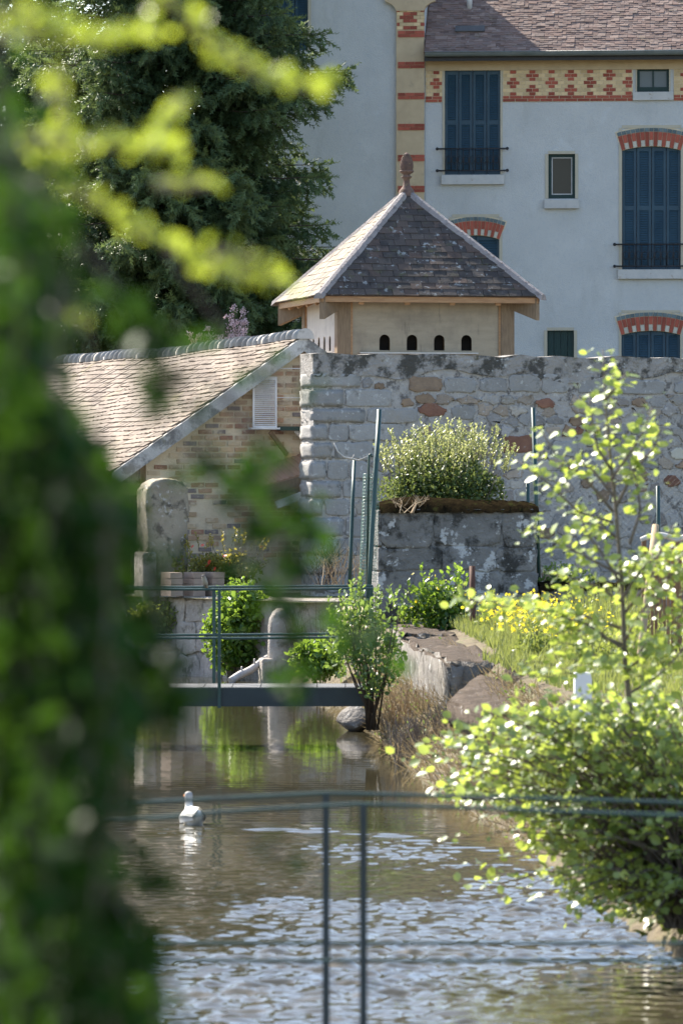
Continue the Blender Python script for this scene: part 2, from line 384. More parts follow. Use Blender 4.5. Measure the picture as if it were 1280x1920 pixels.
# ------------------------------------------------------------------ ground and river
RIGHT = [(-60, 2.6), (0, 2.5), (18, 2.35), (26, 2.1), (30, 1.72), (35, 1.45), (41, 1.02), (46, .66), (50, .42), (53, .36), (55, .29), (58, .1), (62, -.22), (66, -.62), (66.6, -.75)]
LEFT = [(-60, -.25), (0, -.3), (10, -.4), (14, -1.2), (20, -2.0), (30, -2.6), (50, -3.5), (62, -4.4), (72, -5.4)]

def bank_strip(edge, side, z0, z1, mat, name):
    offs = [(-.25, -.7), (0.0, -.05), (.08, .10), (.28, .22), (.50, .36), (.75, .58), (1.05, .86), (1.5, .95), (2.6, .98), (6, 1.02), (20, 1.05), (120, 1.05), (1500, 1.05)]
    zs = []
    z = z0
    while z < z1:
        zs.append(z); z += 3.0 if z < 20 else .35
    zs.append(z1)
    v = []; 
    for z in zs:
        e = interp(z, edge)
        for o, h in offs:
            j = (rnd.uniform(-.05, .05) if .03 < o < 3 else 0)
            v.append((e + side * (o + j), z, h + (rnd.uniform(-.04, .04) if .1 < o < 7 else 0)))
    n = len(offs); f = []
    for i in range(len(zs) - 1):
        for k in range(n - 1):
            q = (i * n + k, i * n + k + 1, (i + 1) * n + k + 1, (i + 1) * n + k)
            f.append(q if side > 0 else q[::-1])
    me = bpy.data.meshes.new(name); me.from_pydata(v, [], f)
    me.polygons.foreach_set('use_smooth', [True] * len(f)); me.update(); me.materials.append(mat)
    o = link(name, me); tag(o, kind='structure'); return o

bank_strip(RIGHT, 1, -60, 66.6, M['soil'], 'bank_right')
bank_strip(LEFT, -1, -60, 72, M['soil'], 'bank_left')
g = MB()
g.quad((-1500, 70.9, 1.035), (-3.6, 70.9, 1.035), (-3.6, 2500, 1.06), (-1500, 2500, 1.06))
g.quad((-3.6, 70.9, 1.06), (-1.0, 67.3, 1.06), (-.7, 66.5, 1.06), (2.0, 66.5, 1.06), (2.0, 2500, 1.06), (-3.6, 2500, 1.06))
g.quad((2.0, 66.5, 1.06), (1500, 66.5, 1.06), (1500, 2500, 1.06), (2.0, 2500, 1.06))
tag(g.build('ground', M['ground']), kind='structure')

# river surface: real ripples
def wake_py(px): return interp(px, [(-400, 1640), (150, 1572), (240, 1558), (340, 1551), (600, 1553), (760, 1568), (900, 1588), (1050, 1612), (1600, 1700)])
xs = np.arange(-5.2, 2.9, .026); zs = np.concatenate([np.arange(22.5, 42, .028), np.arange(42, 73, .07)])
X, Zg = np.meshgrid(xs, zs)
PX = CX + X / Zg * F; PY = HY + CZ / Zg * F
WK = np.interp(PX.ravel(), [-400, 150, 240, 340, 600, 760, 900, 1050, 1600], [1640, 1572, 1558, 1551, 1553, 1568, 1588, 1612, 1700]).reshape(PX.shape)
def sstep(a, b, x): t = np.clip((x - a) / (b - a), 0, 1); return t * t * (3 - 2 * t)
mask = sstep(0, 30, PY - WK) * (.5 + .55 * sstep(1600, 1780, PY))
calm = (1 - sstep(330, 620, PX + (PY - 1660) * 1.3)) * (1 - sstep(1690, 1800, PY))
mask *= 1 - .82 * calm
mask *= 1 - .65 * sstep(900, 1150, PX) * sstep(1790, 1850, PY)
H = np.zeros_like(X); Hs = np.zeros_like(X)
for k in range(46):
    lam = rng.uniform(.08, .30); th = rng.normal(math.pi / 2, .55) if k % 3 else rng.uniform(0, 2 * math.pi); ph = rng.uniform(0, 6.28)
    kk = 2 * math.pi / lam
    H += np.sin(kk * (math.cos(th) * X + math.sin(th) * Zg) + ph) * (lam / (2 * math.pi)) * .050
for k in range(26):
    lam = rng.uniform(.075, .14); th = rng.normal(math.pi / 2, .8)
    H += np.sin(2 * math.pi / lam * (math.cos(th) * X + math.sin(th) * Zg) + rng.uniform(0, 6.28)) * (lam / (2 * math.pi)) * .034
for k in range(22):
    lam = rng.uniform(.10, .30); th = rng.normal(math.pi / 2, .5); ph = rng.uniform(0, 6.28)
    Hs += np.sin(2 * math.pi / lam * (math.cos(th) * X + math.sin(th) * Zg) + ph) * (lam / (2 * math.pi)) * .0032
patch = np.zeros_like(X)
for k in range(10):
    lam = rng.uniform(1.2, 4); th = rng.uniform(0, 6.28)
    patch += np.sin(2 * math.pi / lam * (math.cos(th) * X + math.sin(th) * Zg) + rng.uniform(0, 6.28))
patch = np.clip(.75 + patch * .13, .25, 1.3)
dW = (PY - WK)
wake = .016 * np.exp(-((dW + 1) / 9.0) ** 2) * sstep(150, 330, PX) - .004 * np.exp(-((dW - 22) / 10.0) ** 2) * sstep(250, 420, PX)
band = np.exp(-((dW - 5) / 10.0) ** 2) * sstep(200, 330, PX) * (1 - sstep(980, 1150, PX)); H2 = np.zeros_like(X)
for k in range(14):
    lam = rng.uniform(.12, .4); th = rng.normal(math.pi / 2, .25)
    H2 += np.sin(2 * math.pi / lam * (math.cos(th) * X + math.sin(th) * Zg) + rng.uniform(0, 6.28)) * (lam / (2 * math.pi)) * .11
ZW = CZ * F / WK; dd = ZW - Zg          # metres in front of the wake crest
env = sstep(215, 330, PX) * (1 - sstep(900, 1080, PX)) * (.8 + .2 * np.sin(X * 7))
prof = np.where(dd > 0, np.clip(1 - dd / .75, 0, 1) ** 1.3, np.exp(dd / 1.6))
Zr = H * mask * patch + Hs + H2 * band * .35 + .13 * prof * env
n0, n1 = X.shape
idx = np.arange(n0 * n1).reshape(n0, n1)
fq = np.stack([idx[:-1, :-1].ravel(), idx[:-1, 1:].ravel(), idx[1:, 1:].ravel(), idx[1:, :-1].ravel()], 1)
me = np_mesh('river_water', np.stack([X.ravel(), Zg.ravel(), Zr.ravel()], 1), fq, M['water'])
tag(link('river_water', me), kind='structure')
wb = MB(); wb.quad((-40, -80, -.06), (40, -80, -.06), (40, 76, -.06), (-40, 76, -.06))
tag(wb.build('river_bed_water', M['water']), kind='structure')

# ------------------------------------------------------------------ house
HA = R(5.0); HZ = 90.0; HG = 1.06
hx0 = (797 - CX) / F * HZ
house = empty('house', (hx0, HZ, HG), -HA)
tag(house, 'tall pale grey rendered house with dark blue shutters and patterned brick frieze', 'house')
def HU(px):
    k = (px - CX) / F
    return (k * HZ - hx0) / (math.cos(HA) + k * math.sin(HA))
def HV(px, py):
    return CZ - (py - HY) / F * (HZ - HU(px) * math.sin(HA)) - HG
def HR(x0, x1, y0, y1):
    """pixel rectangle -> local (u0, u1, v0, v1)"""
    return (HU(x0), HU(x1), HV((x0 + x1) / 2, y1), HV((x0 + x1) / 2, y0))

def facade(mb, U0, U1, V0, V1, y, depth, opens, rev=.18):
    us = sorted({U0, U1, *[o[0] for o in opens], *[o[1] for o in opens]}); vs_ = sorted({V0, V1, *[o[2] for o in opens], *[o[3] for o in opens]})
    us = [u for u in us if U0 <= u <= U1]; vs_ = [v for v in vs_ if V0 <= v <= V1]
    for a, b in zip(us, us[1:]):
        for c, d in zip(vs_, vs_[1:]):
            mu, mv = (a + b) / 2, (c + d) / 2
            if any(o[0] < mu < o[1] and o[2] < mv < o[3] for o in opens): continue
            mb.quad((a, y, c), (b, y, c), (b, y, d), (a, y, d))
    for a, b, c, d in opens:
        d = min(d, V1); c = max(c, V0); yb = y + rev
        mb.quad((a, y, c), (a, y, d), (a, yb, d), (a, yb, c)); mb.quad((b, y, d), (b, y, c), (b, yb, c), (b, yb, d))
        mb.quad((a, y, d), (b, y, d), (b, yb, d), (a, yb, d)); mb.quad((b, y, c), (a, y, c), (a, yb, c), (b, yb, c))
        mb.quad((a, yb, c), (b, yb, c), (b, yb, d), (a, yb, d))
    mb.quad((U0, y + depth, V0), (U0, y + depth, V1), (U1, y + depth, V1), (U1, y + depth, V0))
    mb.quad((U0, y, V0), (U0, y, V1), (U0, y + depth, V1), (U0, y + depth, V0)); mb.quad((U1, y, V1), (U1, y, V0), (U1, y + depth, V0), (U1, y + depth, V1))
    mb.quad((U0, y, V1), (U1, y, V1), (U1, y + depth, V1), (U0, y + depth, V1))

win = {'w1': HR(833, 938, 131, 327), 'w2': HR(1165, 1276, 274, 505), 'w3': HR(1164, 1275, 620, 812), 'w4': HR(1027, 1078, 288, 372),
       'w5': HR(1025, 1076, 619, 800), 'w6': HR(847, 936, 441, 640), 'w7': HR(1193, 1254, 127, 172)}
U_END = 9.0; V_EAVE = HV(1040, 112)
mb = MB(); facade(mb, 0, U_END, 0, V_EAVE, 0, 7.0, list(win.values()))
mb.build('wall', M['stucco'], house)
# taller stair block on the left
U_BL = HU(430); V_TOP = HV(700, -420)
wB = HR(478, 579, -150, 95)
mb = MB(); facade(mb, U_BL, -.003, 0, V_TOP, -.12, 1.9, [wB])
mb.build('wall', M['stucco'], house)
mb = MB(); zt = V_TOP + .02
mb.hexa([(U_BL - .4, -.5, zt), (.4, -.5, zt), (.4, 2.0, zt), (U_BL - .4, 2.0, zt), (U_BL + 1.0, .7, zt + 1.3), (-1.0, .7, zt + 1.3), (-1.0, .8, zt + 1.3), (U_BL + 1.0, .8, zt + 1.3)])
mb.build('tower_roof', M['rooftile'], house)

def shutters(parent, rect, leaves, y, mat, slats=True):
    u0, u1, v0, v1 = rect; w = (u1 - u0) / leaves
    for i in range(leaves):
        a = u0 + i * w + .006; b = u0 + (i + 1) * w - .006
        m_ = MB(); fw = .045
        m_.box(a, a + fw, y, y + .035, v0, v1); m_.box(b - fw, b, y, y + .035, v0, v1)
        nv = max(1, round((v1 - v0) / 1.0)); cuts = [v0 + (v1 - v0) * k / nv for k in range(nv + 1)]
        for k, c in enumerate(cuts):
            cc = min(max(c, v0 + .04), v1 - .04); m_.box(a + fw, b - fw, y + .001, y + .034, cc - .04, cc + .04)
        m_.box(a + fw, b - fw, y + .026, y + .03, v0, v1)
        if slats:
            z = v0 + .06
            while z < v1 - .06:
                m_.quad((a + fw, y + .006, z), (b - fw, y + .006, z), (b - fw, y + .024, z + .034), (a + fw, y + .024, z + .034)); z += .042
        m_.build('shutter', mat, parent)

def sill(parent, x0, x1, y0, y1, out=.09):
    u0, u1, v0, v1 = HR(x0, x1, y0, y1)
    MB().box(u0, u1, -out, .05, v0, v1).build('sill', M['sill'], parent, bevel=.008)

def balcony(parent, x0, x1, ytop, ybot, xa, xb):
    m_ = MB(); o = .10
    ua, ub = HU(xa), HU(xb); vt = HV((xa + xb) / 2, ytop); vb = HV((xa + xb) / 2, ybot)
    for v in (vt, vb):
        m_.tube([(ua, -o, v), (ub, -o, v)], .013)
        for u in (ua, ub):
            m_.lathe([(0, -.03), (.022, -.02), (.03, 0), (.022, .02), (0, .03)], 8, (u, -o, v))
            m_.tube([(u + (.06 if u == ua else -.06), -o, v), (u + (.06 if u == ua else -.06), .02, v)], .011)
    w0, w1 = HU(x0) + .02, HU(x1) - .02; n = 9
    for k in range(n + 1):
        u = lerp(w0, w1, k / n); m_.tube([(u, -o, vb), (u, -o, vt)], .008, 5)
    for k in range(n):
        u = lerp(w0, w1, (k + .5) / n); c = (vt + vb) / 2; r = (w1 - w0) / n * .42
        ring = [(u + r * math.cos(t), -o, c + r * 1.5 * math.sin(t)) for t in np.linspace(0, 2 * math.pi, 11)]
        m_.tube(ring, .007, 4, False)
    m_.build('balcony_rail', M['blackiron'], parent)

def surround(rect, w, name='window', extra_top=0.0):
    u0, u1, v0, v1 = rect; m_ = MB()
    m_.box(u0 - w, u0 + .004, -.014, .03, v0, v1 + extra_top); m_.box(u1 - .004, u1 + w, -.014, .03, v0, v1 + extra_top)
    m_.box(u0 + .004, u1 - .004, -.014, .03, v1 + extra_top - .004, v1 + w + extra_top)
    return m_.build(name, M['surround'], house)

def sub(rect, d): return (rect[0] + d, rect[1] - d, rect[2] + d, rect[3] - d)

brick_unit = {}
def brick_mesh(mat):
    if mat.name not in brick_unit:
        m_ = MB(); e = .06
        m_.hexa([(-.5, -.5, -.5), (.5, -.5, -.5), (.5, .5, -.5), (-.5, .5, -.5), (-.5, -.5, .5), (.5, -.5, .5), (.5, .5, .5), (-.5, .5, .5)])
        brick_unit[mat.name] = m_.mesh('brick', mat)
    return brick_unit[mat.name]
def brick(parent, mat, u0, u1, v0, v1, yf, d=.03):
    return link('brick', brick_mesh(mat), parent, ((u0 + u1) / 2, yf + d / 2, (v0 + v1) / 2), None, (u1 - u0, d, v1 - v0))

def arch(rect, px_scale_h=.30):
    """segmental arch of red and pale voussoirs with a blue-grey header course above the opening"""
    u0, u1, v0, v1 = rect; w = (u1 - u0) / 2; c = (u0 + u1) / 2; rise = .075; rad = (w * w + rise * rise) / (2 * rise); cz = v1 - rad
    a0 = math.asin(w / rad)
    m_ = MB(); pts = [(c + rad * math.sin(t), cz + rad * math.cos(t)) for t in np.linspace(-a0, a0, 13)]
    outer = [(c + (rad + .35) * math.sin(t), cz + (rad + .35) * math.cos(t)) for t in np.linspace(a0 * 1.04, -a0 * 1.04, 13)]
    m_.prism(pts[::1][:0] + [(u0, v1 - rise)] + pts[1:-1] + [(u1, v1 - rise)] + outer, -.006, .16)
    spand = m_.build('arch', M['brickmortar'], house)
    n = 15
    for i in range(n):
        t0 = lerp(-a0, a0, (i + .06) / n); t1 = lerp(-a0, a0, (i + .94) / n)
        segs = [(rad + .004, rad + .11, M['palebrick'] if i % 2 else M['redbrick']), (rad + .115, rad + .255, M['redbrick'])]
        if i % 2 == 0: segs = [(rad + .004, rad + .255, M['redbrick'])]
        segs.append((rad + .262, rad + .325, M['bluebrick']))
        for r0, r1, mt in segs:
            b_ = MB(); b_.prism([(c + r0 * math.sin(t0), cz + r0 * math.cos(t0)), (c + r0 * math.sin(t1), cz + r0 * math.cos(t1)), (c + r1 * math.sin(t1), cz + r1 * math.cos(t1)), (c + r1 * math.sin(t0), cz + r1 * math.cos(t0))], -.02, .03)
            b_.build('brick', mt, spand)

# windows
w = surround(win['w1'], .035); shutters(w, win['w1'], 4, .035, M['shutter']); sill(w, 827, 945, 328, 346); balcony(w, 833, 938, 279, 320, 820, 951)
r2 = win['w2']; w = surround((r2[0], r2[1], r2[2], r2[3] - .075), .05, extra_top=.40); shutters(w, r2, 4, .05, M['shutter']); sill(w, 1158, 1292, 505, 523); balcony(w, 1165, 1276, 458, 499, 1152, 1290); arch(r2)
r3 = win['w3']; w = surround((r3[0], r3[1], r3[2], r3[3] - .075), .04, extra_top=.40); shutters(w, r3, 4, .05, M['shutter']); arch(r3)
r6 = win['w6']; w = surround((r6[0], r6[1], r6[2], r6[3] - .075), .05, extra_top=.40); shutters(w, r6, 2, .05, M['shutter']); arch(r6)
r4 = win['w4']; w = surround(r4, .05); sill(w, 1020, 1085, 374, 391)
m_ = MB(); a, b, c, d = r4
for q in ((a, a + .055, c, d), (b - .055, b, c, d), (a + .055, b - .055, c, c + .07), (a + .055, b - .055, d - .055, d)): m_.box(q[0], q[1], .06, .11, q[2], q[3])
m_.build('window_frame', M['greenwood'], w)
m_ = MB(); a, b, c, d = a + .058, b - .058, c + .073, d - .058
for q in ((a, a + .018, c, d), (b - .018, b, c, d), (a + .018, b - .018, c, c + .018), (a + .018, b - .018, d - .018, d)): m_.box(q[0], q[1], .075, .10, q[2], q[3])
m_.build('glazing_bead', M['sill'], w); MB().box(a, b, .101, .108, c, d).build('pane', M['glass'], w)
r5 = win['w5']; w = surround(r5, .05)
n = 4
for k in range(n):
    a, b = lerp(r5[0], r5[1], k / n), lerp(r5[0], r5[1], (k + 1) / n); MB().box(a + .004, b - .004, .06, .09, r5[2], r5[3]).build('plank', M['greenwood'], w)
r7 = win['w7']; w = surround(r7, .02); sill(w, 1186, 1262, 172, 188, .06)
m_ = MB(); a, b, c, d = r7; mid = (a + b) / 2
for q in ((a, a + .05, c, d), (b - .05, b, c, d), (a + .05, b - .05, c, c + .09), (a + .05, b - .05, d - .05, d), (mid - .012, mid + .012, c + .09, d - .05)): m_.box(q[0], q[1], .05, .10, q[2], q[3])
m_.build('window_frame', M['greenwood'], w)
MB().box(a + .05, mid - .012, .085, .09, c + .09, d - .05).build('pane', M['glassgrey'], w); MB().box(mid + .012, b - .05, .085, .09, c + .09, d - .05).build('pane', M['glassgrey'], w)
wbo = MB(); wbo.box(wB[0] - .05, wB[0] + .004, -.135, -.09, wB[2], wB[3]); wbo.box(wB[1] - .004, wB[1] + .05, -.135, -.09, wB[2], wB[3])
w = wbo.build('window', M['surround'], house); shutters(w, wB, 4, -.07, M['shutter'])

# frieze of patterned brick under the eave
fv0, fv1 = HV(1040, 190), HV(1040, 131); red_h = .105
m_ = MB(); segs = []
blockers = [(win['w1'][0] - .035, win['w1'][1] + .035), (HU(1186), HU(1262))]
us = [0.0] + [x for b_ in blockers for x in b_] + [U_END]
for a, b in zip(us[::2], us[1::2]): m_.box(a + .002, b - .002, -.012, .02, fv0, fv1); segs.append((a + .006, b - .006))
frieze = m_.build('frieze', M['brickmortar'], house)
MB().box(.002, U_END, -.03, .02, fv1 + .002, V_EAVE).build('frieze_band', M['cream'], house)
bw = .1134; bh = (fv1 - fv0 - red_h) / 7; uA = HU(997.5)
def frieze_bricks(parent, s0, s1, centre, v_top, rows, yf, umax):
    for r in range(rows):
        shift = 0 if r % 2 == 0 else .5
        k = math.floor((s0 - centre) / bw) - 1
        while centre + (k + shift - .5) * bw < s1:
            a = centre + (k + shift - .5) * bw; b = a + bw
            a2, b2 = max(a, s0), min(b, s1)
            if b2 - a2 > .02 and a < umax:
                kk = k % 6
                red = (kk in (0, 3)) if r % 2 == 0 else ((kk in (5, 0)) if r in (1, 5) else (kk in (2, 3)))
                brick(parent, M['redbrick'] if red else M['yellowbrick'], a2 + .004, b2 - .004, v_top - (r + 1) * bh + .004, v_top - r * bh - .004, yf)
            k += 1
UV = HU(1300)
for s0, s1 in segs:
    frieze_bricks(frieze, s0, min(s1, UV), uA, fv1, 7, -.02, UV)
    for r in range(2):
        a = s0 - (r % 2) * .1
        while a < min(s1, UV):
            a2, b2 = max(a, s0), min(a + .215, s1)
            if b2 - a2 > .02: brick(frieze, M['redbrick'], a2 + .004, b2 - .004, fv0 + r * red_h / 2 + .004, fv0 + (r + 1) * red_h / 2 - .004, -.024)
            a += .22
# corner pier with red bands
q0, q1 = HU(744), HU(796); qy = -.20
quoin = MB().box(q0, q1, qy, -.11, 0, HV(770, -60)).build('corner_pier', M['cream'], house)
for yb in range(59, 700, 58):
    v1_ = HV(770, yb); v0_ = HV(770, yb + 12.5)
    for r in range(2):
        h = (v1_ - v0_) / 2; cuts = [q0 + .03, lerp(q0, q1, .33), lerp(q0, q1, .66), q1 + .012] if r else [q0 + .03, lerp(q0, q1, .5), q1 + .012]
        for a, b in zip(cuts, cuts[1:]): brick(quoin, M['redbrick'], a + .003, b - .003, v0_ + r * h + .003, v0_ + (r + 1) * h - .003, qy - .014)
vp = HV(770, 57)
for r in range(8):
    n = 4; shift = 0 if r % 2 == 0 else .5; h = .062; bwq = (q1 - q0) / 4
    k = 0
    while k - shift < 4:
        a = max(q0 + (k - shift) * bwq, q0 + .012); b = min(q0 + (k + 1 - shift) * bwq, q1 + .012)
        mid = ((a + b) / 2 - q0) / (q1 - q0)
        red = (r in (1, 5, 6) and (mid < .2 or mid > .8) and r != 6) or (r in (3, 4) and .25 < mid < .75) or (r in (2,) and .3 < mid < .7) or (r == 0 and .35 < mid < .65)
        if b - a > .03: brick(quoin, M['redbrick'] if red else M['yellowbrick'], a + .003, b - .003, vp + r * h + .003, vp + (r + 1) * h - .003, qy - .012)
        k += 1
m_ = MB()
v_c = HV(770, 22)
prof = [(0, 0), (.02, .05), (.06, .10), (.12, .14), (.2, .17), (.2, .6)]
m_.prism([(q0 - p[0], v_c + p[1]) for p in prof][::-1] + [(q1 + p[0], v_c + p[1]) for p in prof], qy - .03, -.08)
m_.build('corbel', M['cream'], house)

# main roof
pitch = R(41); v_e = HV(1040, 99); y_e = -.42
def roof_pt(u, s, lift=0.0):
    return (u, y_e + s * math.cos(pitch) - lift * math.sin(pitch), v_e + s * math.sin(pitch) + lift * math.cos(pitch))
m_ = MB(); L = 6.2
m_.hexa([roof_pt(.005, 0, -.06), roof_pt(U_END + .3, 0, -.06), roof_pt(U_END + .3, L, -.06), roof_pt(.005, L, -.06), roof_pt(.005, 0), roof_pt(U_END + .3, 0), roof_pt(U_END + .3, L), roof_pt(.005, L)])
top = roof_pt(0, L)
m_.hexa([(.005, top[1], top[2] - .07), (U_END + .3, top[1], top[2] - .07), (U_END + .3, top[1] + L * .76, v_e - .07), (.005, top[1] + L * .76, v_e - .07), (.005, top[1], top[2] - .01), (U_END + .3, top[1], top[2] - .01), (U_END + .3, top[1] + L * .76, v_e), (.005, top[1] + L * .76, v_e)])
roof = m_.build('roof', M['rooftile'], house)
pos = []; rots = []; scl = []; tw, ex = .155, .062
ct = Matrix.Rotation(pitch - .09, 3, 'X')
for r in range(70):
    s = -.03 + r * ex; k = 0; u = (r % 2) * tw / 2 + .02
    umax = 5.6
    while u < umax:
        pos.append(roof_pt(u + tw / 2 + rnd.uniform(-.006, .006), s + .08 + rnd.uniform(-.010, .010), .014 + rnd.uniform(-.003, .006)))
        rots.append(np.array(Matrix.Rotation(rnd.uniform(-.05, .05), 3, 'Z') @ Matrix.Rotation(rnd.uniform(-.04, .04), 3, 'Y') @ ct)); scl.append((tw * .97, .17, .013)); u += tw
CUBE_V = [(-.5, -.5, -.5), (.5, -.5, -.5), (.5, .5, -.5), (-.5, .5, -.5), (-.5, -.5, .5), (.5, -.5, .5), (.5, .5, .5), (-.5, .5, .5)]
CUBE_F = [(0, 3, 2, 1), (4, 5, 6, 7), (0, 1, 5, 4), (1, 2, 6, 5), (2, 3, 7, 6), (3, 0, 4, 7)]
def tint_tile(name, stops, patches):
    m, nt, b = new_mat(name); at = nt.nodes.new('ShaderNodeAttribute'); at.attribute_name = 'tint'
    geo = nt.nodes.new('ShaderNodeNewGeometry')
    col = ramp(nt, at.outputs['Fac'], [(i / (len(stops) - 1), c) for i, c in enumerate(stops)])
    for p in patches:
        pm = ramp(nt, noise(nt, geo.outputs['Position'], p[1], 6, .65), [(p[2], (0, 0, 0)), (p[2] + p[3], (p[4],) * 3)])
        col = mixrgb(nt, pm, col, p[0])
    nt.links.new(col, b.inputs['Base Color']); b.inputs['Roughness'].default_value = .9; b.inputs['Specular IOR Level'].default_value = .25
    return m
M['tiles_house'] = tint_tile('house_tile', [(.13, .088, .075), (.22, .145, .12), (.17, .125, .11), (.28, .20, .165)], [((.36, .33, .31), 14, .63, .07, .8), ((.055, .045, .04), 5, .57, .15, .6), ((.24, .21, .12), 3, .62, .12, .4)])
M['tiles_wash'] = tint_tile('wash_tile_far', [(.165, .13, .105), (.22, .175, .145), (.20, .16, .135), (.25, .20, .16)], [((.16, .13, .11), 5, .58, .15, .6), ((.46, .43, .38), 9, .64, .08, .6), ((.28, .25, .10), 2.2, .6, .15, .5)])
me = scatter('roof_tiles', CUBE_V, CUBE_F, np.array(pos), np.array(rots), np.array(scl), M['tiles_house'], rng.random(len(pos)), smooth=False)
tag(link('roof_tiles', me, roof), kind='stuff')
m_ = MB(); gr = .075; gy = y_e - .05; gz = v_e - .015
arc = [(gy + gr * math.cos(t), gz + gr * math.sin(t)) for t in np.linspace(math.pi, 2 * math.pi, 9)]
for (ya, za), (yb, zb) in zip(arc, arc[1:]): m_.quad((.03, ya, za), (U_END, ya, za), (U_END, yb, zb), (.03, yb, zb), smooth=True)
m_.tube([(.03, gy - gr, gz), (U_END, gy - gr, gz)], .012)
m_.build('gutter', surf('zinc_gutter', [(.10, .12, .125), (.16, .18, .18)], 4, .5, .1, 30, .003, spec=.5), roof)
MB().box(.01, U_END, y_e + .03, y_e + .06, v_e - .16, v_e - .02).build('fascia', M['blackiron'], roof)
MB().box(.01, U_END, y_e + .06, .0, v_e - .115, v_e - .09).build('soffit', M['oldwood'], roof)
pu = HU(868)
m_ = MB(); a = roof_pt(HU(853), .66, .035); b = roof_pt(HU(908), .66, .035)
m_.beam(roof_pt(HU(853), .62, .05), roof_pt(HU(908), .62, .05), .16, .02, (0, -math.sin(pitch), math.cos(pitch))); m_.build('roof_flashing', M['deck'], roof)
m_ = MB(); p0 = Vector(roof_pt(HU(876), 1.28, 0)); m_.tube([p0, p0 + Vector((0, 0, .3))], .05, 10); m_.build('vent_pipe', M['sill'], roof)

# ------------------------------------------------------------------ dovecote
DZ = 74.0; dx = (762 - CX) / F * DZ; DG = 1.06
dove = empty('dovecote', (dx, DZ, DG), R(11.7)); tag(dove, 'square wooden dovecote with steep brown tiled roof, arched holes and acorn finial', 'dovecote')
hb, hr = 1.30, 1.626; ez = 5.28 - DG; az = 6.86 - DG
for sx in (-1, 1):
    for sy in (-1, 1):
        m_ = MB(); a = .10; cx_, cy_ = sx * (hb - a), sy * (hb - a)
        m_.box(cx_ - a, cx_ + a, cy_ - a, cy_ + a, 0, ez + .05)
        m_.build('post', M['oldwood'], dove, bevel=.006)
pz0, pz1 = 4.15 - DG, ez + .06
def dove_panel(rot, mat, holes=True, pale=False):
    w_ = hb - .2; m_ = MB(); y0, y1 = -hb + .035, -hb + .047
    zb = CZ + (895 - 657) / F * 72.8 - DG; ht = .225; hw = .077
    cs = [-.60, -.20, .20, .60]
    edges = [-w_]
    for c in cs: edges += [c - hw, c + hw]
    edges.append(w_)
    for a, b in zip(edges[::2], edges[1::2]): m_.box(a, b, y0, y1, zb, zb + ht)
    m_.box(-w_, w_, y0, y1, pz0, zb)
    m_.box(-w_, w_, y0, y1, zb + ht, pz1)
    for c in cs:   # arched heads
        n = 8; sp = zb + ht - hw
        for k in range(n):
            t0, t1 = math.pi * k / n, math.pi * (k + 1) / n
            xa, xb = c - hw * math.cos(t0), c - hw * math.cos(t1); za, zb_ = sp + hw * math.sin(t0), sp + hw * math.sin(t1)
            m_.hexa([(xa, y0, za), (xb, y0, zb_), (xb, y1, zb_), (xa, y1, za), (xa, y0, zb + ht), (xb, y0, zb + ht), (xb, y1, zb + ht), (xa, y1, zb + ht)])
    e = m_.build('panel', mat, dove); e.rotation_euler = (0, 0, rot)
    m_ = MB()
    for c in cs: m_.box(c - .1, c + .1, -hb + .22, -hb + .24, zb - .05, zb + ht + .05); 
    bx_ = m_.build('hole_shade_back', M['darkhole'], dove); bx_.rotation_euler = (0, 0, rot)  # sheet behind the holes; shade of the inside is painted on it
    t = MB().box(-w_ + .001, -w_ + .028, -hb + .012, -hb + .0345, pz0, pz1).box(w_ - .028, w_ - .001, -hb + .012, -hb + .0345, pz0, pz1).build('trim', M['freshwood'], dove); t.rotation_euler = (0, 0, rot)
    l = MB().box(-w_ + .12, w_ - .35, -hb - .07, -hb + .034, zb - .05, zb - .03).build('perch_ledge', M['paleboard'], dove); l.rotation_euler = (0, 0, rot)
dove_panel(0, M['plywood']); dove_panel(-math.pi / 2, M['paleboard']); dove_panel(math.pi / 2, M['plywood']); dove_panel(math.pi, M['plywood'])
MB().box(-hb + .3, hb - .3, -hb + .3, hb - .3, pz0 - .05, pz0 - .02).build('floor_board', M['oldwood'], dove)
# roof shell, fascia, rafters
rp = math.atan2(az - ez, hr)
m_ = MB(); A = (0, 0, az - .03); c4 = [(-hr, -hr, ez), (hr, -hr, ez), (hr, hr, ez), (-hr, hr, ez)]
for i in range(4): m_.quad(c4[i], c4[(i + 1) % 4], A)
m_.quad(*[(x, y, ez) for x, y, z in c4[::-1]])
droof = m_.build('roof', M['rooftile'], dove)
for k in range(4):
    f_ = MB().box(-hr + .03, hr - .03, -hr + .03, -hr + .055, ez - .085, ez - .004).build('fascia', M['freshwood'], dove); f_.rotation_euler = (0, 0, k * math.pi / 2)
    for t in (-1.0, -.33, .33, 1.0):
        ra = MB().beam((t, -hr + .06, ez - .075), (t, -hb - .0, ez - .075 + (hr - hb) * .45), .075, .10).build('rafter', M['freshwood'], dove); ra.rotation_euler = (0, 0, k * math.pi / 2)
    hp = MB(); dg = 1 / math.sqrt(2)
    for s in (1,):
        a_ = Vector((-(hr - .05), -(hr - .05), ez)); b_ = Vector((-(hb - .1), -(hb - .1), ez)); sd = Vector((dg, -dg, 0)) * .045
        lo0 = a_ + Vector((0, 0, -.33)); lo1 = b_ + Vector((0, 0, -.13))
        up0 = a_ + Vector((0, 0, -.006)); up1 = b_ + Vector((0, 0, -.006))
        hp.hexa([lo0 - sd, lo0 + sd, lo1 + sd, lo1 - sd, up0 - sd, up0 + sd, up1 + sd, up1 - sd])
    h_ = hp.build('hip_bracket', M['oldwood'], dove); h_.rotation_euler = (0, 0, k * math.pi / 2)
tile_me = MB().box(-.5, .5, -.5, .5, -.5, .5).mesh('tile', M['dovetile'])
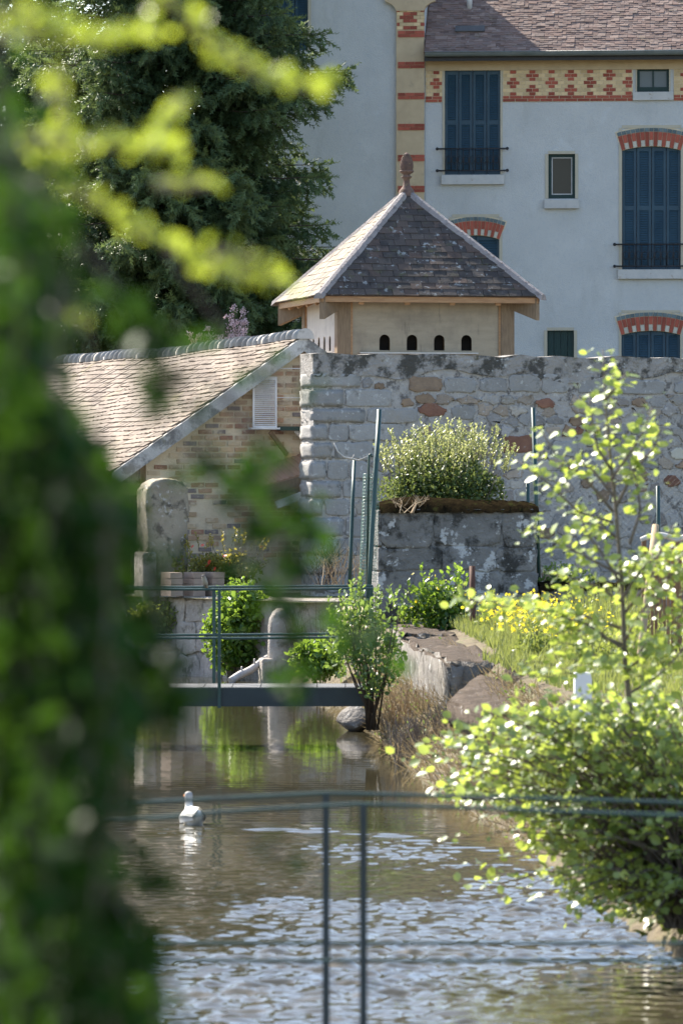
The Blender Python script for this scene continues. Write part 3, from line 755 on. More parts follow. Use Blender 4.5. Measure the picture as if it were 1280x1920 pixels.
sl = math.hypot(hr, az - ez); rows = 17; exd = sl / rows; tw = .19
def dove_tiles(k):
    Rz = Matrix.Rotation(k * math.pi / 2, 4, 'Z'); out = []
    for r in range(rows):
        s = r * exd; half = hr * (1 - (s + exd * .45) / sl)
        if half < .05: continue
        u = -half; off = (r % 2) * .5 * tw; edges = [-half]; x = -math.ceil(half / tw) * tw + off
        while x < half:
            if x > -half + .04 and x < half - .04: edges.append(x + rnd.uniform(-.012, .012))
            x += tw
        edges.append(half)
        for a, b in zip(edges, edges[1:]):
            c = (a + b) / 2; sc = s + exd * .62
            y = -hr + sc * math.cos(rp); z = ez + sc * math.sin(rp)
            Mx = Rz @ Matrix.Translation((c, y - .018 * math.sin(rp), z + .018 * math.cos(rp) + rnd.uniform(-.002, .006))) @ Matrix.Rotation(rp - .045 + rnd.uniform(-.025, .025), 4, 'X') @ Matrix.Rotation(rnd.uniform(-.03, .03), 4, 'Z') @ Matrix.Diagonal((b - a - .006, exd * 1.35, .017, 1))
            out.append(Mx)
    return out
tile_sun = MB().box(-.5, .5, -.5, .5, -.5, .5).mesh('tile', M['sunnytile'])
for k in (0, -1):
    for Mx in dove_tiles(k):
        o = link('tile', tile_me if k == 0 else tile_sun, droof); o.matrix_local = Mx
back = dove_tiles(1) + dove_tiles(2)
pos = np.array([m.translation for m in back]); rr = np.array([np.array(m.to_3x3()) for m in back])
me = scatter('rear_tiles', CUBE_V, CUBE_F, pos, rr, np.ones(len(back)), M['tiles_house'], rng.random(len(back)), smooth=False)
tag(link('rear_tiles', me, droof), kind='stuff')
for k in range(4):
    m_ = MB(); n = 14; c0 = Vector((-hr - .02, -hr - .02, ez + .005)); c1 = Vector((0, 0, az + .03)); wv = Vector((1, -1, 0)).normalized()
    prev = None
    for i in range(n + 1):
        p = c0.lerp(c1, i / n); wd = .082 + rnd.uniform(-.009, .009) - (.03 if i == n else 0); up = Vector((0, 0, .042 + rnd.uniform(-.006, .006)))
        ring = [p + wv * wd - Vector((0, 0, .045)), p + wv * wd * .6 + up * .6, p + up, p - wv * wd * .6 + up * .6, p - wv * wd - Vector((0, 0, .045))]
        if prev:
            for a in range(4): m_.quad(prev[a], prev[a + 1], ring[a + 1], ring[a], smooth=True)
        else: m_.quad(*ring)
        prev = ring
    h_ = m_.build('hip_cap', M['hipmortar'], droof); h_.rotation_euler = (0, 0, k * math.pi / 2)
fs = .575
prof = [(.115, -.06), (.11, .02), (.085, .05), (.055, .09), (.045, .15), (.05, .19), (.075, .21), (.08, .225), (.05, .24), (.055, .26), (.095, .285), (.11, .305), (.095, .32)]
MB().lathe(prof, 20, (0, 0, az)).build('finial_base', M['terracotta'], droof)
m_ = MB(); pr = [(.085, .318), (.096, .35), (.098, .40), (.09, .45), (.072, .50), (.045, .545), (.015, .572), (0, .578)]
m_.lathe(pr, 20, (0, 0, az))
for i in range(9):
    z = .335 + i * .025; r_ = interp(z, [(p[1], p[0]) for p in pr]); 
    for k in range(12):
        a = 2 * math.pi * (k + .5 * (i % 2)) / 12; c = Vector((r_ * math.cos(a), r_ * math.sin(a), az + z)); d = Vector((math.cos(a), math.sin(a), .3)); t = Vector((-math.sin(a), math.cos(a), 0))
        m_.quad(c + t * .02, c + Vector((0, 0, .02)), c - t * .02, c + d * .014 - Vector((0, 0, .008)))
m_.build('finial_acorn', M['terracotta'], droof)

# ------------------------------------------------------------------ stones helper
def clip_poly(poly, nx, ny, d):
    out = []
    for i in range(len(poly)):
        a, b = poly[i], poly[(i + 1) % len(poly)]
        da = a[0] * nx + a[1] * ny - d; db = b[0] * nx + b[1] * ny - d
        if da <= 0: out.append(a)
        if (da < 0 < db) or (db < 0 < da):
            t = da / (da - db); out.append((a[0] + (b[0] - a[0]) * t, a[1] + (b[1] - a[1]) * t))
    return out

def voronoi(seeds, box, aniso=1.5):
    cells = []
    S = [(x, y * aniso) for x, y in seeds]
    for i, p in enumerate(S):
        poly = [(box[0], box[2] * aniso), (box[1], box[2] * aniso), (box[1], box[3] * aniso), (box[0], box[3] * aniso)]
        near = sorted(((q[0] - p[0]) ** 2 + (q[1] - p[1]) ** 2, j) for j, q in enumerate(S) if j != i)[:18]
        for _, j in near:
            q = S[j]; nx, ny = q[0] - p[0], q[1] - p[1]; d = (q[0] ** 2 + q[1] ** 2 - p[0] ** 2 - p[1] ** 2) / 2
            poly = clip_poly(poly, nx, ny, d)
            if len(poly) < 3: break
        if len(poly) >= 3: cells.append([(x, y / aniso) for x, y in poly])
    return cells

def stone_mesh(poly, mat, joint=.01, proud=.03, back=.05, jit=.008, r=rnd, rounded=True):
    """stone with rounded arrises; poly in wall plane (u, v); front at y = -proud; returns mesh and centre"""
    cx = sum(p[0] for p in poly) / len(poly); cy = sum(p[1] for p in poly) / len(poly)
    if rounded:
        q = []
        for i in range(len(poly)):
            a, b = poly[i], poly[(i + 1) % len(poly)]
            for t in (.13, .5, .87): q.append((lerp(a[0], b[0], t), lerp(a[1], b[1], t)))
        poly = q
    def shrink(p, d):
        vx, vy = p[0] - cx, p[1] - cy; l = math.hypot(vx, vy); k = max(l - d, l * .3) / max(l, 1e-6); return (vx * k, vy * k)
    ring = [shrink((p[0] + r.uniform(-jit, jit), p[1] + r.uniform(-jit, jit)), joint + r.uniform(0, jit * .7)) for p in poly]
    m_ = MB(); n = len(ring); tx, ty = r.uniform(-.12, .12) * proud * 6, r.uniform(-.12, .12) * proud * 6
    def yy(p, y): return y + p[0] * tx + p[1] * ty
    for k, y in ((1.0, back), (1.0, -proud * .7), (.965, -proud * .97), (.8, -proud)):
        m_.v += [(p[0] * k, (yy(p, y) if y < 0 else y) + (r.uniform(-.005, .005) if k < 1 else 0), p[1] * k) for p in ring]
    for j in range(3):
        for i in range(n):
            i2 = (i + 1) % n; m_.f.append((j * n + i, j * n + i2, (j + 1) * n + i2, (j + 1) * n + i)); m_.s.append(j > 0)
    m_.f.append(tuple(3 * n + i for i in range(n))); m_.s.append(True)
    return m_.mesh('stone', mat), (cx, cy)

def add_stone(parent, poly, mat, y=0.0, **kw):
    me, (cx, cy) = stone_mesh(poly, mat, **kw)
    return link('stone', me, parent, (cx, y, cy))

def ccw(poly):
    a = sum(p[0] * q[1] - q[0] * p[1] for p, q in zip(poly, poly[1:] + poly[:1])); return poly if a > 0 else poly[::-1]

def rough_sheet(mb, u0, u1, vfun0, vfun1, y, nu, nv, amp):
    """uneven front face"""
    base = len(mb.v)
    for j in range(nv + 1):
        for i in range(nu + 1):
            u = lerp(u0, u1, i / nu); v = lerp(vfun0(u), vfun1(u), j / nv)
            mb.v.append((u, y + rnd.uniform(-amp, amp) * (0 if i in (0, nu) else 1), v))
    for j in range(nv):
        for i in range(nu):
            k = base + j * (nu + 1) + i; mb.f.append((k, k + 1, k + nu + 2, k + nu + 1)); mb.s.append(True)

# ------------------------------------------------------------------ tall stone wall
WA = R(16.0); WZ = 70.0; wx0 = (587 - CX) / F * WZ; WG = 1.06
wall = empty('garden_wall', (wx0, WZ, WG), WA); tag(wall, 'tall grey rubble stone garden wall in front of the dovecote', 'stone wall')
def WU(px):
    k = (px - CX) / F; return (k * WZ - wx0) / (math.cos(WA) - k * math.sin(WA))
def WV(px, py): return CZ - (py - HY) / F * (WZ + WU(px) * math.sin(WA)) - WG
WL = 8.5; th = .62
wob = [(x * .25, rnd.uniform(-.022, .022)) for x in range(40)]
def wtop(u): return WV(587, 664) - .005 * u + interp(max(u, 0), wob) + .01 * math.sin(u * 9)
m_ = MB(); rough_sheet(m_, 0, WL, lambda u: -.1, wtop, 0, 220, 84, .009)
n = 120
for i in range(n):
    a, b = WL * i / n, WL * (i + 1) / n; m_.quad((a, 0, wtop(a)), (b, 0, wtop(b)), (b, th, wtop(b) - .02), (a, th, wtop(a) - .02), smooth=True)
m_.quad((0, th, -.1), (0, 0, -.1), (0, 0, wtop(0)), (0, th, wtop(0) - .02)); m_.quad((WL, th, -.1), (0, th, -.1), (0, th, wtop(0) - .02), (WL, th, wtop(WL) - .02))
m_.quad((WL, 0, -.1), (WL, th, -.1), (WL, th, wtop(WL) - .02), (WL, 0, wtop(WL)))
m_.build('mortar_core', M['mortar'], wall)
# coping band
m_ = MB(); 
def cbot(u): return wtop(u) - .27 - .05 * math.sin(u * 2.1) - .04 * math.sin(u * 5.3 + 1)
rough_sheet(m_, -.012, WL, cbot, lambda u: wtop(u) + .012, -.022, 200, 10, .012)
for i in range(n):
    a, b = -.012 + (WL + .012) * i / n, -.012 + (WL + .012) * (i + 1) / n; m_.quad((a, -.022, wtop(a) + .012), (b, -.022, wtop(b) + .012), (b, th + .01, wtop(b) + .02), (a, th + .01, wtop(a) + .02), smooth=True)
    m_.quad((a, -.022, cbot(a)), (a, .01, cbot(a)), (b, .01, cbot(b)), (b, -.022, cbot(b)))
m_.quad((-.012, th + .01, cbot(0)), (-.012, -.022, cbot(0)), (-.012, -.022, wtop(0) + .012), (-.012, th + .01, wtop(0) + .02))
m_.build('coping', M['coping'], wall)
def wr(x0, x1, y0, y1): return (WU(x0), WU(x1), WV((x0 + x1) / 2, y1), WV((x0 + x1) / 2, y0))
explicit = []
rows_ = [(729, 764, [(560, 645), (646, 735)]), (765, 794, [(560, 685), (686, 783)]), (795, 827, [(560, 614), (615, 652), (653, 757)]), (828, 862, [(560, 625), (626, 700)]),
         (863, 900, [(560, 612), (613, 652), (653, 690)]), (901, 934, [(560, 640), (641, 690)]), (935, 968, [(560, 606), (607, 655)]), (969, 1008, [(560, 645), (646, 700)]), (1009, 1042, [(560, 620), (621, 690)]), (1043, 1078, [(560, 650)]), (1079, 1112, [(560, 612), (613, 660)])]
quoins = [(697, 728, [(560, 676)])] + rows_
for y0, y1, lst in quoins:
    for x0, x1 in lst:
        u0, u1, v0, v1 = wr(max(x0, 587), x1, y0, y1)
        if x0 == 560:      # corner block runs through the thickness of the wall
            o_ = rnd.uniform(.0, .05); e = rnd.uniform(-.02, .03); ytop = -.020 - rnd.uniform(0, .010); g_ = .005
            m2 = bmesh.new(); bmesh.ops.create_cube(m2, size=1)
            bmesh.ops.scale(m2, vec=(u1 - u0 + o_ - g_, th - ytop, v1 - v0 - 2 * g_), verts=m2.verts); bmesh.ops.bevel(m2, geom=m2.edges[:], offset=.02, segments=2, affect='EDGES')
            bmesh.ops.subdivide_edges(m2, edges=[e_ for e_ in m2.edges if e_.calc_length() > .12], cuts=3, use_grid_fill=True)
            for v_ in m2.verts: v_.co += Vector((rnd.uniform(-.016, .012), rnd.uniform(-.006, .006), rnd.uniform(-.008, .008)))
            me = bpy.data.meshes.new('stone'); m2.to_mesh(me); m2.free(); me.materials.append(M['ashlar'])
            me.polygons.foreach_set('use_smooth', [True] * len(me.polygons))
            link('stone', me, wall, ((u0 + u1 - o_ - g_) / 2, (th + ytop) / 2, (v0 + v1) / 2))
        else:
            add_stone(wall, ccw([(u0, v0), (u1, v0), (u1, v1), (u0, v1)]), M['ashlar'], joint=.006, proud=.022, jit=.014)
        explicit.append((u0 - .02, u1, v0, v1))
big = [(765, 828, 705, 735, 'brown_stone'), (832, 892, 707, 736, 'ashlar'), (898, 949, 708, 735, 'ashlar'), (953, 1012, 701, 736, 'ashlar'), (1014, 1066, 699, 738, 'ashlar'), (1081, 1131, 704, 738, 'ashlar'), (1160, 1246, 712, 739, 'ashlar'),
       (1263, 1306, 716, 738, 'ashlar'), (678, 698, 707, 728, 'stone'), (701, 722, 717, 729, 'brown_stone'), (940, 1000, 816, 851, 'rust_stone'), (783, 837, 755, 781, 'rust_stone'), (1004, 1040, 747, 764, 'rust_stone'), (1075, 1094, 798, 815, 'rust_stone'),
       (1097, 1126, 793, 815, 'brown_stone'), (1242, 1276, 890, 912, 'rust_stone'), (750, 777, 746, 762, 'brown_stone'), (778, 815, 737, 757, 'brown_stone'), (1033, 1082, 826, 858, 'ashlar'), (1180, 1262, 1000, 1040, 'ashlar'), (846, 890, 760, 786, 'ashlar'),
       (1062, 1078, 870, 888, 'rust_stone'), (1082, 1100, 876, 888, 'ashlar'), (1087, 1112, 895, 915, 'brown_stone'), (1255, 1285, 838, 862, 'palestone')]
M['palestone'] = M['palebrick']
for x0, x1, y0, y1, mt in big:
    u0, u1, v0, v1 = wr(x0, x1, y0, y1); w_, h_ = u1 - u0, v1 - v0; q = .16 if (y1 - y0) > 26 or mt == 'ashlar' else .34
    poly = [(u0 + w_ * q * rnd.uniform(.3, 1), v0), (u1 - w_ * q * rnd.uniform(.2, .8), v0 + h_ * rnd.uniform(0, .06)), (u1, v0 + h_ * q), (u1, v1 - h_ * q * 1.4), (u1 - w_ * q * rnd.uniform(.5, 1.3), v1), (u0 + w_ * q, v1), (u0, v1 - h_ * q), (u0, v0 + h_ * q)]
    add_stone(wall, ccw(poly), M[mt], joint=.002, proud=.022, jit=.014)
    explicit.append((u0, u1, v0, v1))
seeds = []
u_max = WU(1310); v_hi = WV(900, 738); 
vv = -.02
while vv < v_hi + .02:
    small = .6 + .7 * rnd.random(); hrow = .13 + .05 * rnd.random(); u = rnd.uniform(0, .2)
    while u < u_max:
        wst = rnd.choice([.14, .18, .24, .30, .36]); 
        seeds.append((u + wst / 2, vv + rnd.uniform(.2, .8) * hrow)); u += wst
    vv += hrow
cells = voronoi(seeds, (0, u_max, -.05, v_hi), 1.45)
cnt = 0
for c in cells:
    cx = sum(p[0] for p in c) / len(c); cy = sum(p[1] for p in c) / len(c)
    if any(a - .05 < cx < b + .05 and c_ - .045 < cy < d + .045 for a, b, c_, d in explicit): continue
    if rnd.random() < .13: continue
    mt = M['stone'] if rnd.random() < .93 else M['brown_stone']
    k = rnd.uniform(.84, 1.0); c2 = [(cx + (p[0] - cx) * k, cy + (p[1] - cy) * k) for p in c]
    add_stone(wall, ccw(c2), mt, joint=.005, proud=rnd.uniform(.008, .026), jit=.018); cnt += 1
print('rubble stones', cnt)

# ------------------------------------------------------------------ mossy masonry pier and low wall
PZ = 62.0; p_l = P(713, 1150, PZ); p_r = P(1010, 1150, PZ); PG = .95
pier = empty('masonry_pier', (p_l.x, PZ, PG), R(7)); tag(pier, 'broad block of lichened grey masonry with a dark moss cap below the shrub', 'masonry pier')
pw = (p_r.x - p_l.x) / math.cos(R(7)); ph = P(0, 955, PZ).z - PG
m_ = MB(); rough_sheet(m_, .02, pw - .02, lambda u: -.1, lambda u: ph, 0, 50, 32, .012)
m_.box(.021, pw - .021, .012, .75, -.1, ph - .01)
m_.build('mortar_core', M['pierstone'], pier)
plan = [(0, .30, [.62, 1.30]), (.30, .60, [.40, .95, 1.5]), (.60, .90, [.75, 1.42]), (.90, ph, [.66, 1.5])]
for v0, v1, cuts in plan:
    us = [0] + cuts + [pw]
    for a, b in zip(us, us[1:]):
        add_stone(pier, ccw([(a, v0), (b, v0 + rnd.uniform(-.02, .02)), (b, v1), (a, v1 + rnd.uniform(-.02, .02))]), M['pierstone'], joint=.003, proud=rnd.uniform(.012, .03), jit=.02)
for v0, v1, _ in plan:
    m_ = MB().box(-.03, .025, -.01, .74, v0 + .008, v1 - .008); m_.build('stone', M['pierstone'], pier, bevel=.02)
m_ = MB(); nn = 40; rows2 = 10
for j in range(rows2 + 1):
    for i in range(nn + 1):
        u = lerp(-.01, pw + .01, i / nn); t = j / rows2; y = lerp(-.055, .80, t)
        dome = .16 * math.sin(math.pi * min(max(t * .9 + .05, 0), 1)) * (math.sin(math.pi * (i / nn) * .96 + .06) ** .4) + .03 * math.sin(u * 3 + 1)
        m_.v.append((u, y + rnd.uniform(-.012, .012), ph - .01 + (dome if 0 < j < rows2 else -.03) + rnd.uniform(-.012, .012)))
for j in range(rows2):
    for i in range(nn):
        k = j * (nn + 1) + i; m_.f.append((k, k + 1, k + nn + 2, k + nn + 1)); m_.s.append(True)
m_.build('moss_cap', M['moss'], pier)

lw0 = P(1012, 1100, 62.2); lwl = 3.2
low = empty('low_wall', (lw0.x, 62.2, .95), R(6)); tag(low, 'low dark stone wall with brown turf on top, running from the mossy pier', 'low wall')
hL = lw0.z - .95
m_ = MB(); rough_sheet(m_, 0.02, lwl, lambda u: -.2, lambda u: hL, 0, 60, 12, .015); m_.box(.02, lwl, .02, .5, -.2, hL - .005); m_.build('mortar_core', M['pierstone'], low)
u = 0.03
while u < lwl - .2:
    a = rnd.uniform(.25, .5)
    for v0, v1 in ((-.1, .16), (.16, hL - .03)): add_stone(low, ccw([(u, v0), (u + a, v0), (u + a, v1), (u, v1)]), M['pierstone'], proud=.03, jit=.02)
    u += a
m_ = MB(); n = 50
for i in range(n + 1):
    for j, y in enumerate((-.05, -.02, .2, .5)):
        m_.v.append((lerp(0, lwl, i / n), y, hL + (-.05, .03, .05, .0)[j] + rnd.uniform(-.02, .025)))
for i in range(n):
    for j in range(3): k = i * 4 + j; m_.f.append((k, k + 4, k + 5, k + 1)); m_.s.append(True)
m_.build('turf_top', M['moss'], low)

# ------------------------------------------------------------------ wash-house
WHA = R(19.8); whx = (560 - CX) / F * 72; whg = 1.06
wash = empty('wash_house', (whx, 72.0, whg), WHA); tag(wash, 'low brick wash-house with a long sunlit tiled roof and white verge', 'outbuilding')
RZ = 4.69 - whg; EX = -2.80; pitch2 = math.atan2(1.90, 2.78); LEN = 11.7; EXR = 1.6
m_ = MB(); T = -2.26
gz = lambda x: RZ - .16 - abs(x) * math.tan(pitch2)
m_.prism([(T, -.2), (1.4, -.2), (1.4, gz(1.4)), (0, gz(0)), (T, gz(T))], .03, .3)
gw = m_.build('wall', M['brickmortar'], wash)
MB().box(T, T + .3, .3, LEN, -.2, gz(T) - .02).build('wall', M['oldplaster'], wash); MB().box(1.1, 1.4, .3, LEN, -.2, gz(1.4) - .02).build('wall', M['oldplaster'], wash); MB().box(T + .3, 1.1, LEN - .3, LEN, -.2, gz(T)).build('wall', M['oldplaster'], wash)
ch = .083; z = .0; r = 0; nb = 0
while z < gz(0):
    x = T + (r % 2) * .11
    while x < .55:
        b = min(x + .215, .6); 
        if z + ch < gz((x if abs(x) > abs(b) else b)) - .02 and rnd.random() < .74 and z > .25:
            o = link('brick', brick_mesh(M['oldbrick']), gw, ((x + b) / 2 + rnd.uniform(-.006, .006), .028 + rnd.uniform(-.004, .004), z + ch / 2), (0, rnd.uniform(-.02, .02), 0), (b - x - .018 - rnd.uniform(0, .02), .03, ch - .02 - rnd.uniform(0, .008))); nb += 1
        x = b + .001
    z += ch; r += 1
print('bricks', nb)
# roof slabs
def wr_pt(x, y, lift=0.0):   # point on left slope
    sag = -.10 * y / LEN - .05 * math.sin(math.pi * min(max(y / LEN, 0), 1)) * (1 + .4 * math.sin(y * 1.3))
    return Vector((x - lift * math.sin(pitch2), y, RZ - abs(x) * math.tan(pitch2) + lift * math.cos(pitch2) + sag))
m_ = MB(); n = 24
for i in range(n):
    y0, y1 = lerp(-.22, LEN + .2, i / n), lerp(-.22, LEN + .2, (i + 1) / n)
    for s in (-1, 1):
        a, b, c, d = [Vector((0, y0, wr_pt(0, y0).z - .03)), Vector((0, y1, wr_pt(0, y1).z - .03)), wr_pt(EX, y1) - Vector((0, 0, .03)), wr_pt(EX, y0) - Vector((0, 0, .03))]
        if s > 0:
            c.x = d.x = EXR; c.z = RZ - EXR * math.tan(pitch2) - .03; d.z = c.z
            m_.quad(a, d, c, b)
        else: m_.quad(a, b, c, d)
        lo = Vector((0, 0, -.10))
        if s > 0: m_.quad(a + lo, b + lo, c + lo, d + lo)
        else: m_.quad(a + lo, d + lo, c + lo, b + lo)
wroof = m_.build('roof', M['warmtile_far'], wash)
sl2 = abs(EX) / math.cos(pitch2); rows = 27; ex2 = sl2 / rows; tw2 = .205
t2 = MB().box(-.5, .5, -.5, .5, -.5, .5).mesh('tile', M['warmtile'])
near = []; far = []
for r in range(rows):
    y = -.20 + (r % 2) * tw2 / 2; k = 0
    while y < LEN + .1:
        s = (r + .35) * ex2; x = EX + s * math.cos(pitch2)
        c = wr_pt(min(x, -.02), y + tw2 / 2, .018 + rnd.uniform(-.004, .007))
        Mx = Matrix.Translation(c) @ Matrix.Rotation(-(pitch2 - .115 + rnd.uniform(-.04, .04)), 4, 'Y') @ Matrix.Rotation(rnd.uniform(-.05, .05), 4, 'Z') @ Matrix.Rotation(rnd.uniform(-.05, .05), 4, 'X') @ Matrix.Diagonal((ex2 * 1.4, tw2 * .97, .024, 1))
        (near if k < 11 else far).append(Mx); y += tw2; k += 1
for Mx in near: o = link('tile', t2, wroof); o.matrix_local = Mx
mir = [Matrix.Diagonal((-1, 1, 1, 1)) @ m for m in near + far]
allf = far
pos = np.array([m.translation for m in allf]); rr = np.array([np.array(m.to_3x3()) for m in allf])
me = scatter('far_tiles', CUBE_V, CUBE_F, pos, rr, np.ones(len(allf)), M['tiles_wash'], rng.random(len(allf)), smooth=False)
tag(link('far_tiles', me, wroof), kind='stuff')
# ridge tiles
m_ = MB(); n = 9; rr_ = .13
for i, (y, rad) in enumerate(((-.5, 1.0), (.42, .92), (.5, .92))):
    for k in range(n):
        t = math.pi * (k / (n - 1)) * 1.1 - .05 * math.pi; m_.v.append((math.cos(t) * rr_ * rad, y, math.sin(t) * rr_ * rad))
for i in range(2):
    for k in range(n - 1): m_.f.append((i * n + k, i * n + k + 1, (i + 1) * n + k + 1, (i + 1) * n + k)); m_.s.append(True)
m_.f.append(tuple(range(n))[::-1]); m_.s.append(False); m_.f.append(tuple(2 * n + k for k in range(n))); m_.s.append(False)
rt = m_.mesh('ridge_tile', M['ridge'])
y = -.12; 
while y < LEN:
    c = wr_pt(0, y); link('ridge_tile', rt, wroof, (rnd.uniform(-.01, .01), y, c.z - .01 + rnd.uniform(-.006, .006)), (rnd.uniform(-.06, .02), 0, rnd.uniform(-.03, .03)), (1, .30, 1)); y += .25
# verge
for s in (-1, 1):
    m_ = MB(); n = 12; h = .22
    for i in range(n):
        xe = EX - .02 if s < 0 else -EXR - .02; xa, xb = lerp(0, xe, i / n), lerp(0, xe, (i + 1) / n)
        za, zb = wr_pt(xa, 0).z + .012 + rnd.uniform(-.0, .008), wr_pt(xb, 0).z + .012
        p = [(xb, -.24, zb - h), (xa, -.24, za - h), (xa, -.16, za - h), (xb, -.16, zb - h), (xb, -.24, zb), (xa, -.24, za), (xa, -.16, za), (xb, -.16, zb)]
        if s > 0: p = [(-q[0], q[1], q[2]) for q in (p[1], p[0], p[3], p[2], p[5], p[4], p[7], p[6])]
        m_.hexa(p)
    m_.build('verge_board', M['verge'], wroof)
# soffit, wall plate beam, brick pillar and door recess under the eave
MB().box(EX + .12, T - .01, -.02, .22, gz(EX) - .16, gz(EX) + .0).build('wall_plate', M['oldwood'], wash)
pl = MB().box(EX - .12, EX + .2, .45, .9, -.2, gz(EX) - .02).build('brick_pillar', M['brickmortar'], wash)
for r in range(int((gz(EX)) / ch)):
    for k in range(2):
        a = EX - .12 + k * .16 - (r % 2) * .0; brick(pl, M['oldbrick'], a + .006, a + .154, r * ch + .008, (r + 1) * ch - .008, .438, .02)
for yy in (3.0, 6.2, 9.4):
    MB().box(EX + .05, EX + .25, yy, yy + .22, -.2, gz(EX) - .02).build('eave_post', M['oldwood'], wash)
MB().box(EX + .205, T - .02, .70, .78, -.1, gz(T) - .14).build('door', M['darkhole'], wash)

# window with white louvre shutter and shelf
def wl_(px, py):   # gable-plane local coords
    k = (px - CX) / F; u = (k * 72 - whx) / (math.cos(WHA) - k * math.sin(WHA)); return u, CZ - (py - HY) / F * (72 + u * math.sin(WHA)) - whg
u0, v1 = wl_(469, 706); u1, v0 = wl_(514, 803)
m_ = MB(); fr = .025
m_.box(u0, u0 + fr, -.12, -.09, v0, v1); m_.box(u1 - fr, u1, -.12, -.09, v0, v1); m_.box(u0 + fr, u1 - fr, -.12, -.09, v1 - .05, v1); m_.box(u0 + fr, u1 - fr, -.12, -.09, v0, v0 + .035)
lou = m_.build('louvre_shutter', M['whitepaint'], wash)
z = v0 + .05; slat = MB().box(u0 + fr, u1 - fr, -.125, -.10, -.007, .007).mesh('slat', M['whitepaint'])
while z < v1 - .06: link('slat', slat, lou, (0, 0, z)); z += .028
ua, va = wl_(515, 690); ub, vb = wl_(575, 800)
m_ = MB(); m_.box(ua, ub, -.10, -.085, va - .012, va); m_.box(ub - .06, ub - .045, -.10, -.085, vb, va); m_.box(ua, ub, -.10, -.09, (va + vb) / 2 - .008, (va + vb) / 2); m_.build('window_frame', M['whitepaint'], wash)
u2, vs1 = wl_(463, 801); u3, vs0 = wl_(580, 807)
MB().box(u2, u1 + .02, -.20, -.06, vs1 - .03, vs1 - .005).build('shelf', M['whitepaint'], wash)
MB().box(u1 + .022, u3, -.19, -.05, vs1 - .045, vs1 + .012).build('shelf', M['greenpaint'], wash)
a, b = wl_(500, 810), wl_(538, 852)
MB().beam((a[0], -.14, a[1]), (b[0], .0, b[1]), .03, .06).build('bracket', M['oldwood'], wash)
a, b = wl_(548, 808), wl_(575, 830); MB().beam((a[0], -.14, a[1]), (b[0], .0, b[1]), .03, .05).build('bracket', M['whitepaint'], wash)
# lean-to canopy of ribbed brown sheet
def canopy():
    hi0, hi1 = wl_(452, 884), wl_(585, 845); out = .75; drop = .22
    m_ = MB(); n = 34
    for i in range(n):
        a, b = i / n, (i + 1) / n
        def pt(t, o): return Vector((lerp(hi0[0], hi1[0], t), -out * o + .02, lerp(hi0[1], hi1[1], t) - drop * o))
        up = Vector((0, 0, .012 if i % 3 == 0 else 0))
        m_.hexa([pt(a, 1) - Vector((0, 0, .02)), pt(b, 1) - Vector((0, 0, .02)), pt(b, 0) - Vector((0, 0, .02)), pt(a, 0) - Vector((0, 0, .02)), pt(a, 1) + up, pt(b, 1) + up, pt(b, 0) + up, pt(a, 0) + up])
    c = m_.build('canopy', M['brownsheet'], wash)
    e0 = Vector((hi0[0] - .05, -out, hi0[1] - drop - .09)); e1 = Vector((hi1[0], -out, hi1[1] - drop - .09))
    MB().beam(e0, e1, .03, .12).build('canopy_beam', M['oldwood'], wash)
    MB().beam(e0 + Vector((0.3, -.05, -.16)), e1 + Vector((0, -.05, -.16)), .06, .10).build('canopy_gutter', M['whitepaint'], wash)
canopy()

# upright round-topped stone
def upright():
    c = P(308, 1118, 70.0); o = empty('upright_stone', (c.x, 70.0, 1.06), R(16)); tag(o, 'upright round-topped stone slab standing against the wash-house brick wall', 'stone slab')
    w2 = .29; h0 = P(0, 920, 70).z - 1.06; h1 = P(0, 897, 70).z - 1.06
    prof = [(-w2, -.12), (w2, -.12), (w2, h0 * .5), (w2 - .01, h0)] + [(w2 * math.cos(t), h0 + (h1 - h0) * math.sin(t)) for t in np.linspace(.25, math.pi - .25, 9)] + [(-w2, h0)]
    fix = [(x + rnd.uniform(-.012, .012), z) for x, z in prof]
    bm = bmesh.new(); me0 = MB().prism(fix, -.22, .35).mesh('slab', None); bm.from_mesh(me0)
    bmesh.ops.recalc_face_normals(bm, faces=bm.faces[:]); bmesh.ops.bevel(bm, geom=bm.edges[:], offset=.022, segments=1, affect='EDGES'); bmesh.ops.triangulate(bm, faces=[f for f in bm.faces if len(f.verts) > 4])
    for _ in range(3): bmesh.ops.subdivide_edges(bm, edges=[e for e in bm.edges if e.calc_length() > .09], cuts=1, use_grid_fill=True)
    for v in bm.verts: v.co += Vector((rnd.gauss(0, .010), rnd.gauss(0, .006), rnd.gauss(0, .006)))
    me = bpy.data.meshes.new('slab'); bm.to_mesh(me); bm.free(); me.materials.append(M['oldplaster']); me.polygons.foreach_set('use_smooth', [True] * len(me.polygons)); link('slab', me, o)
    m_ = MB().box(-w2 - .07, -w2 + .12, -.26, .3, -.1, h0 * .42); m_.build('base_stone', M['quaystone'], o, bevel=.03)
upright()

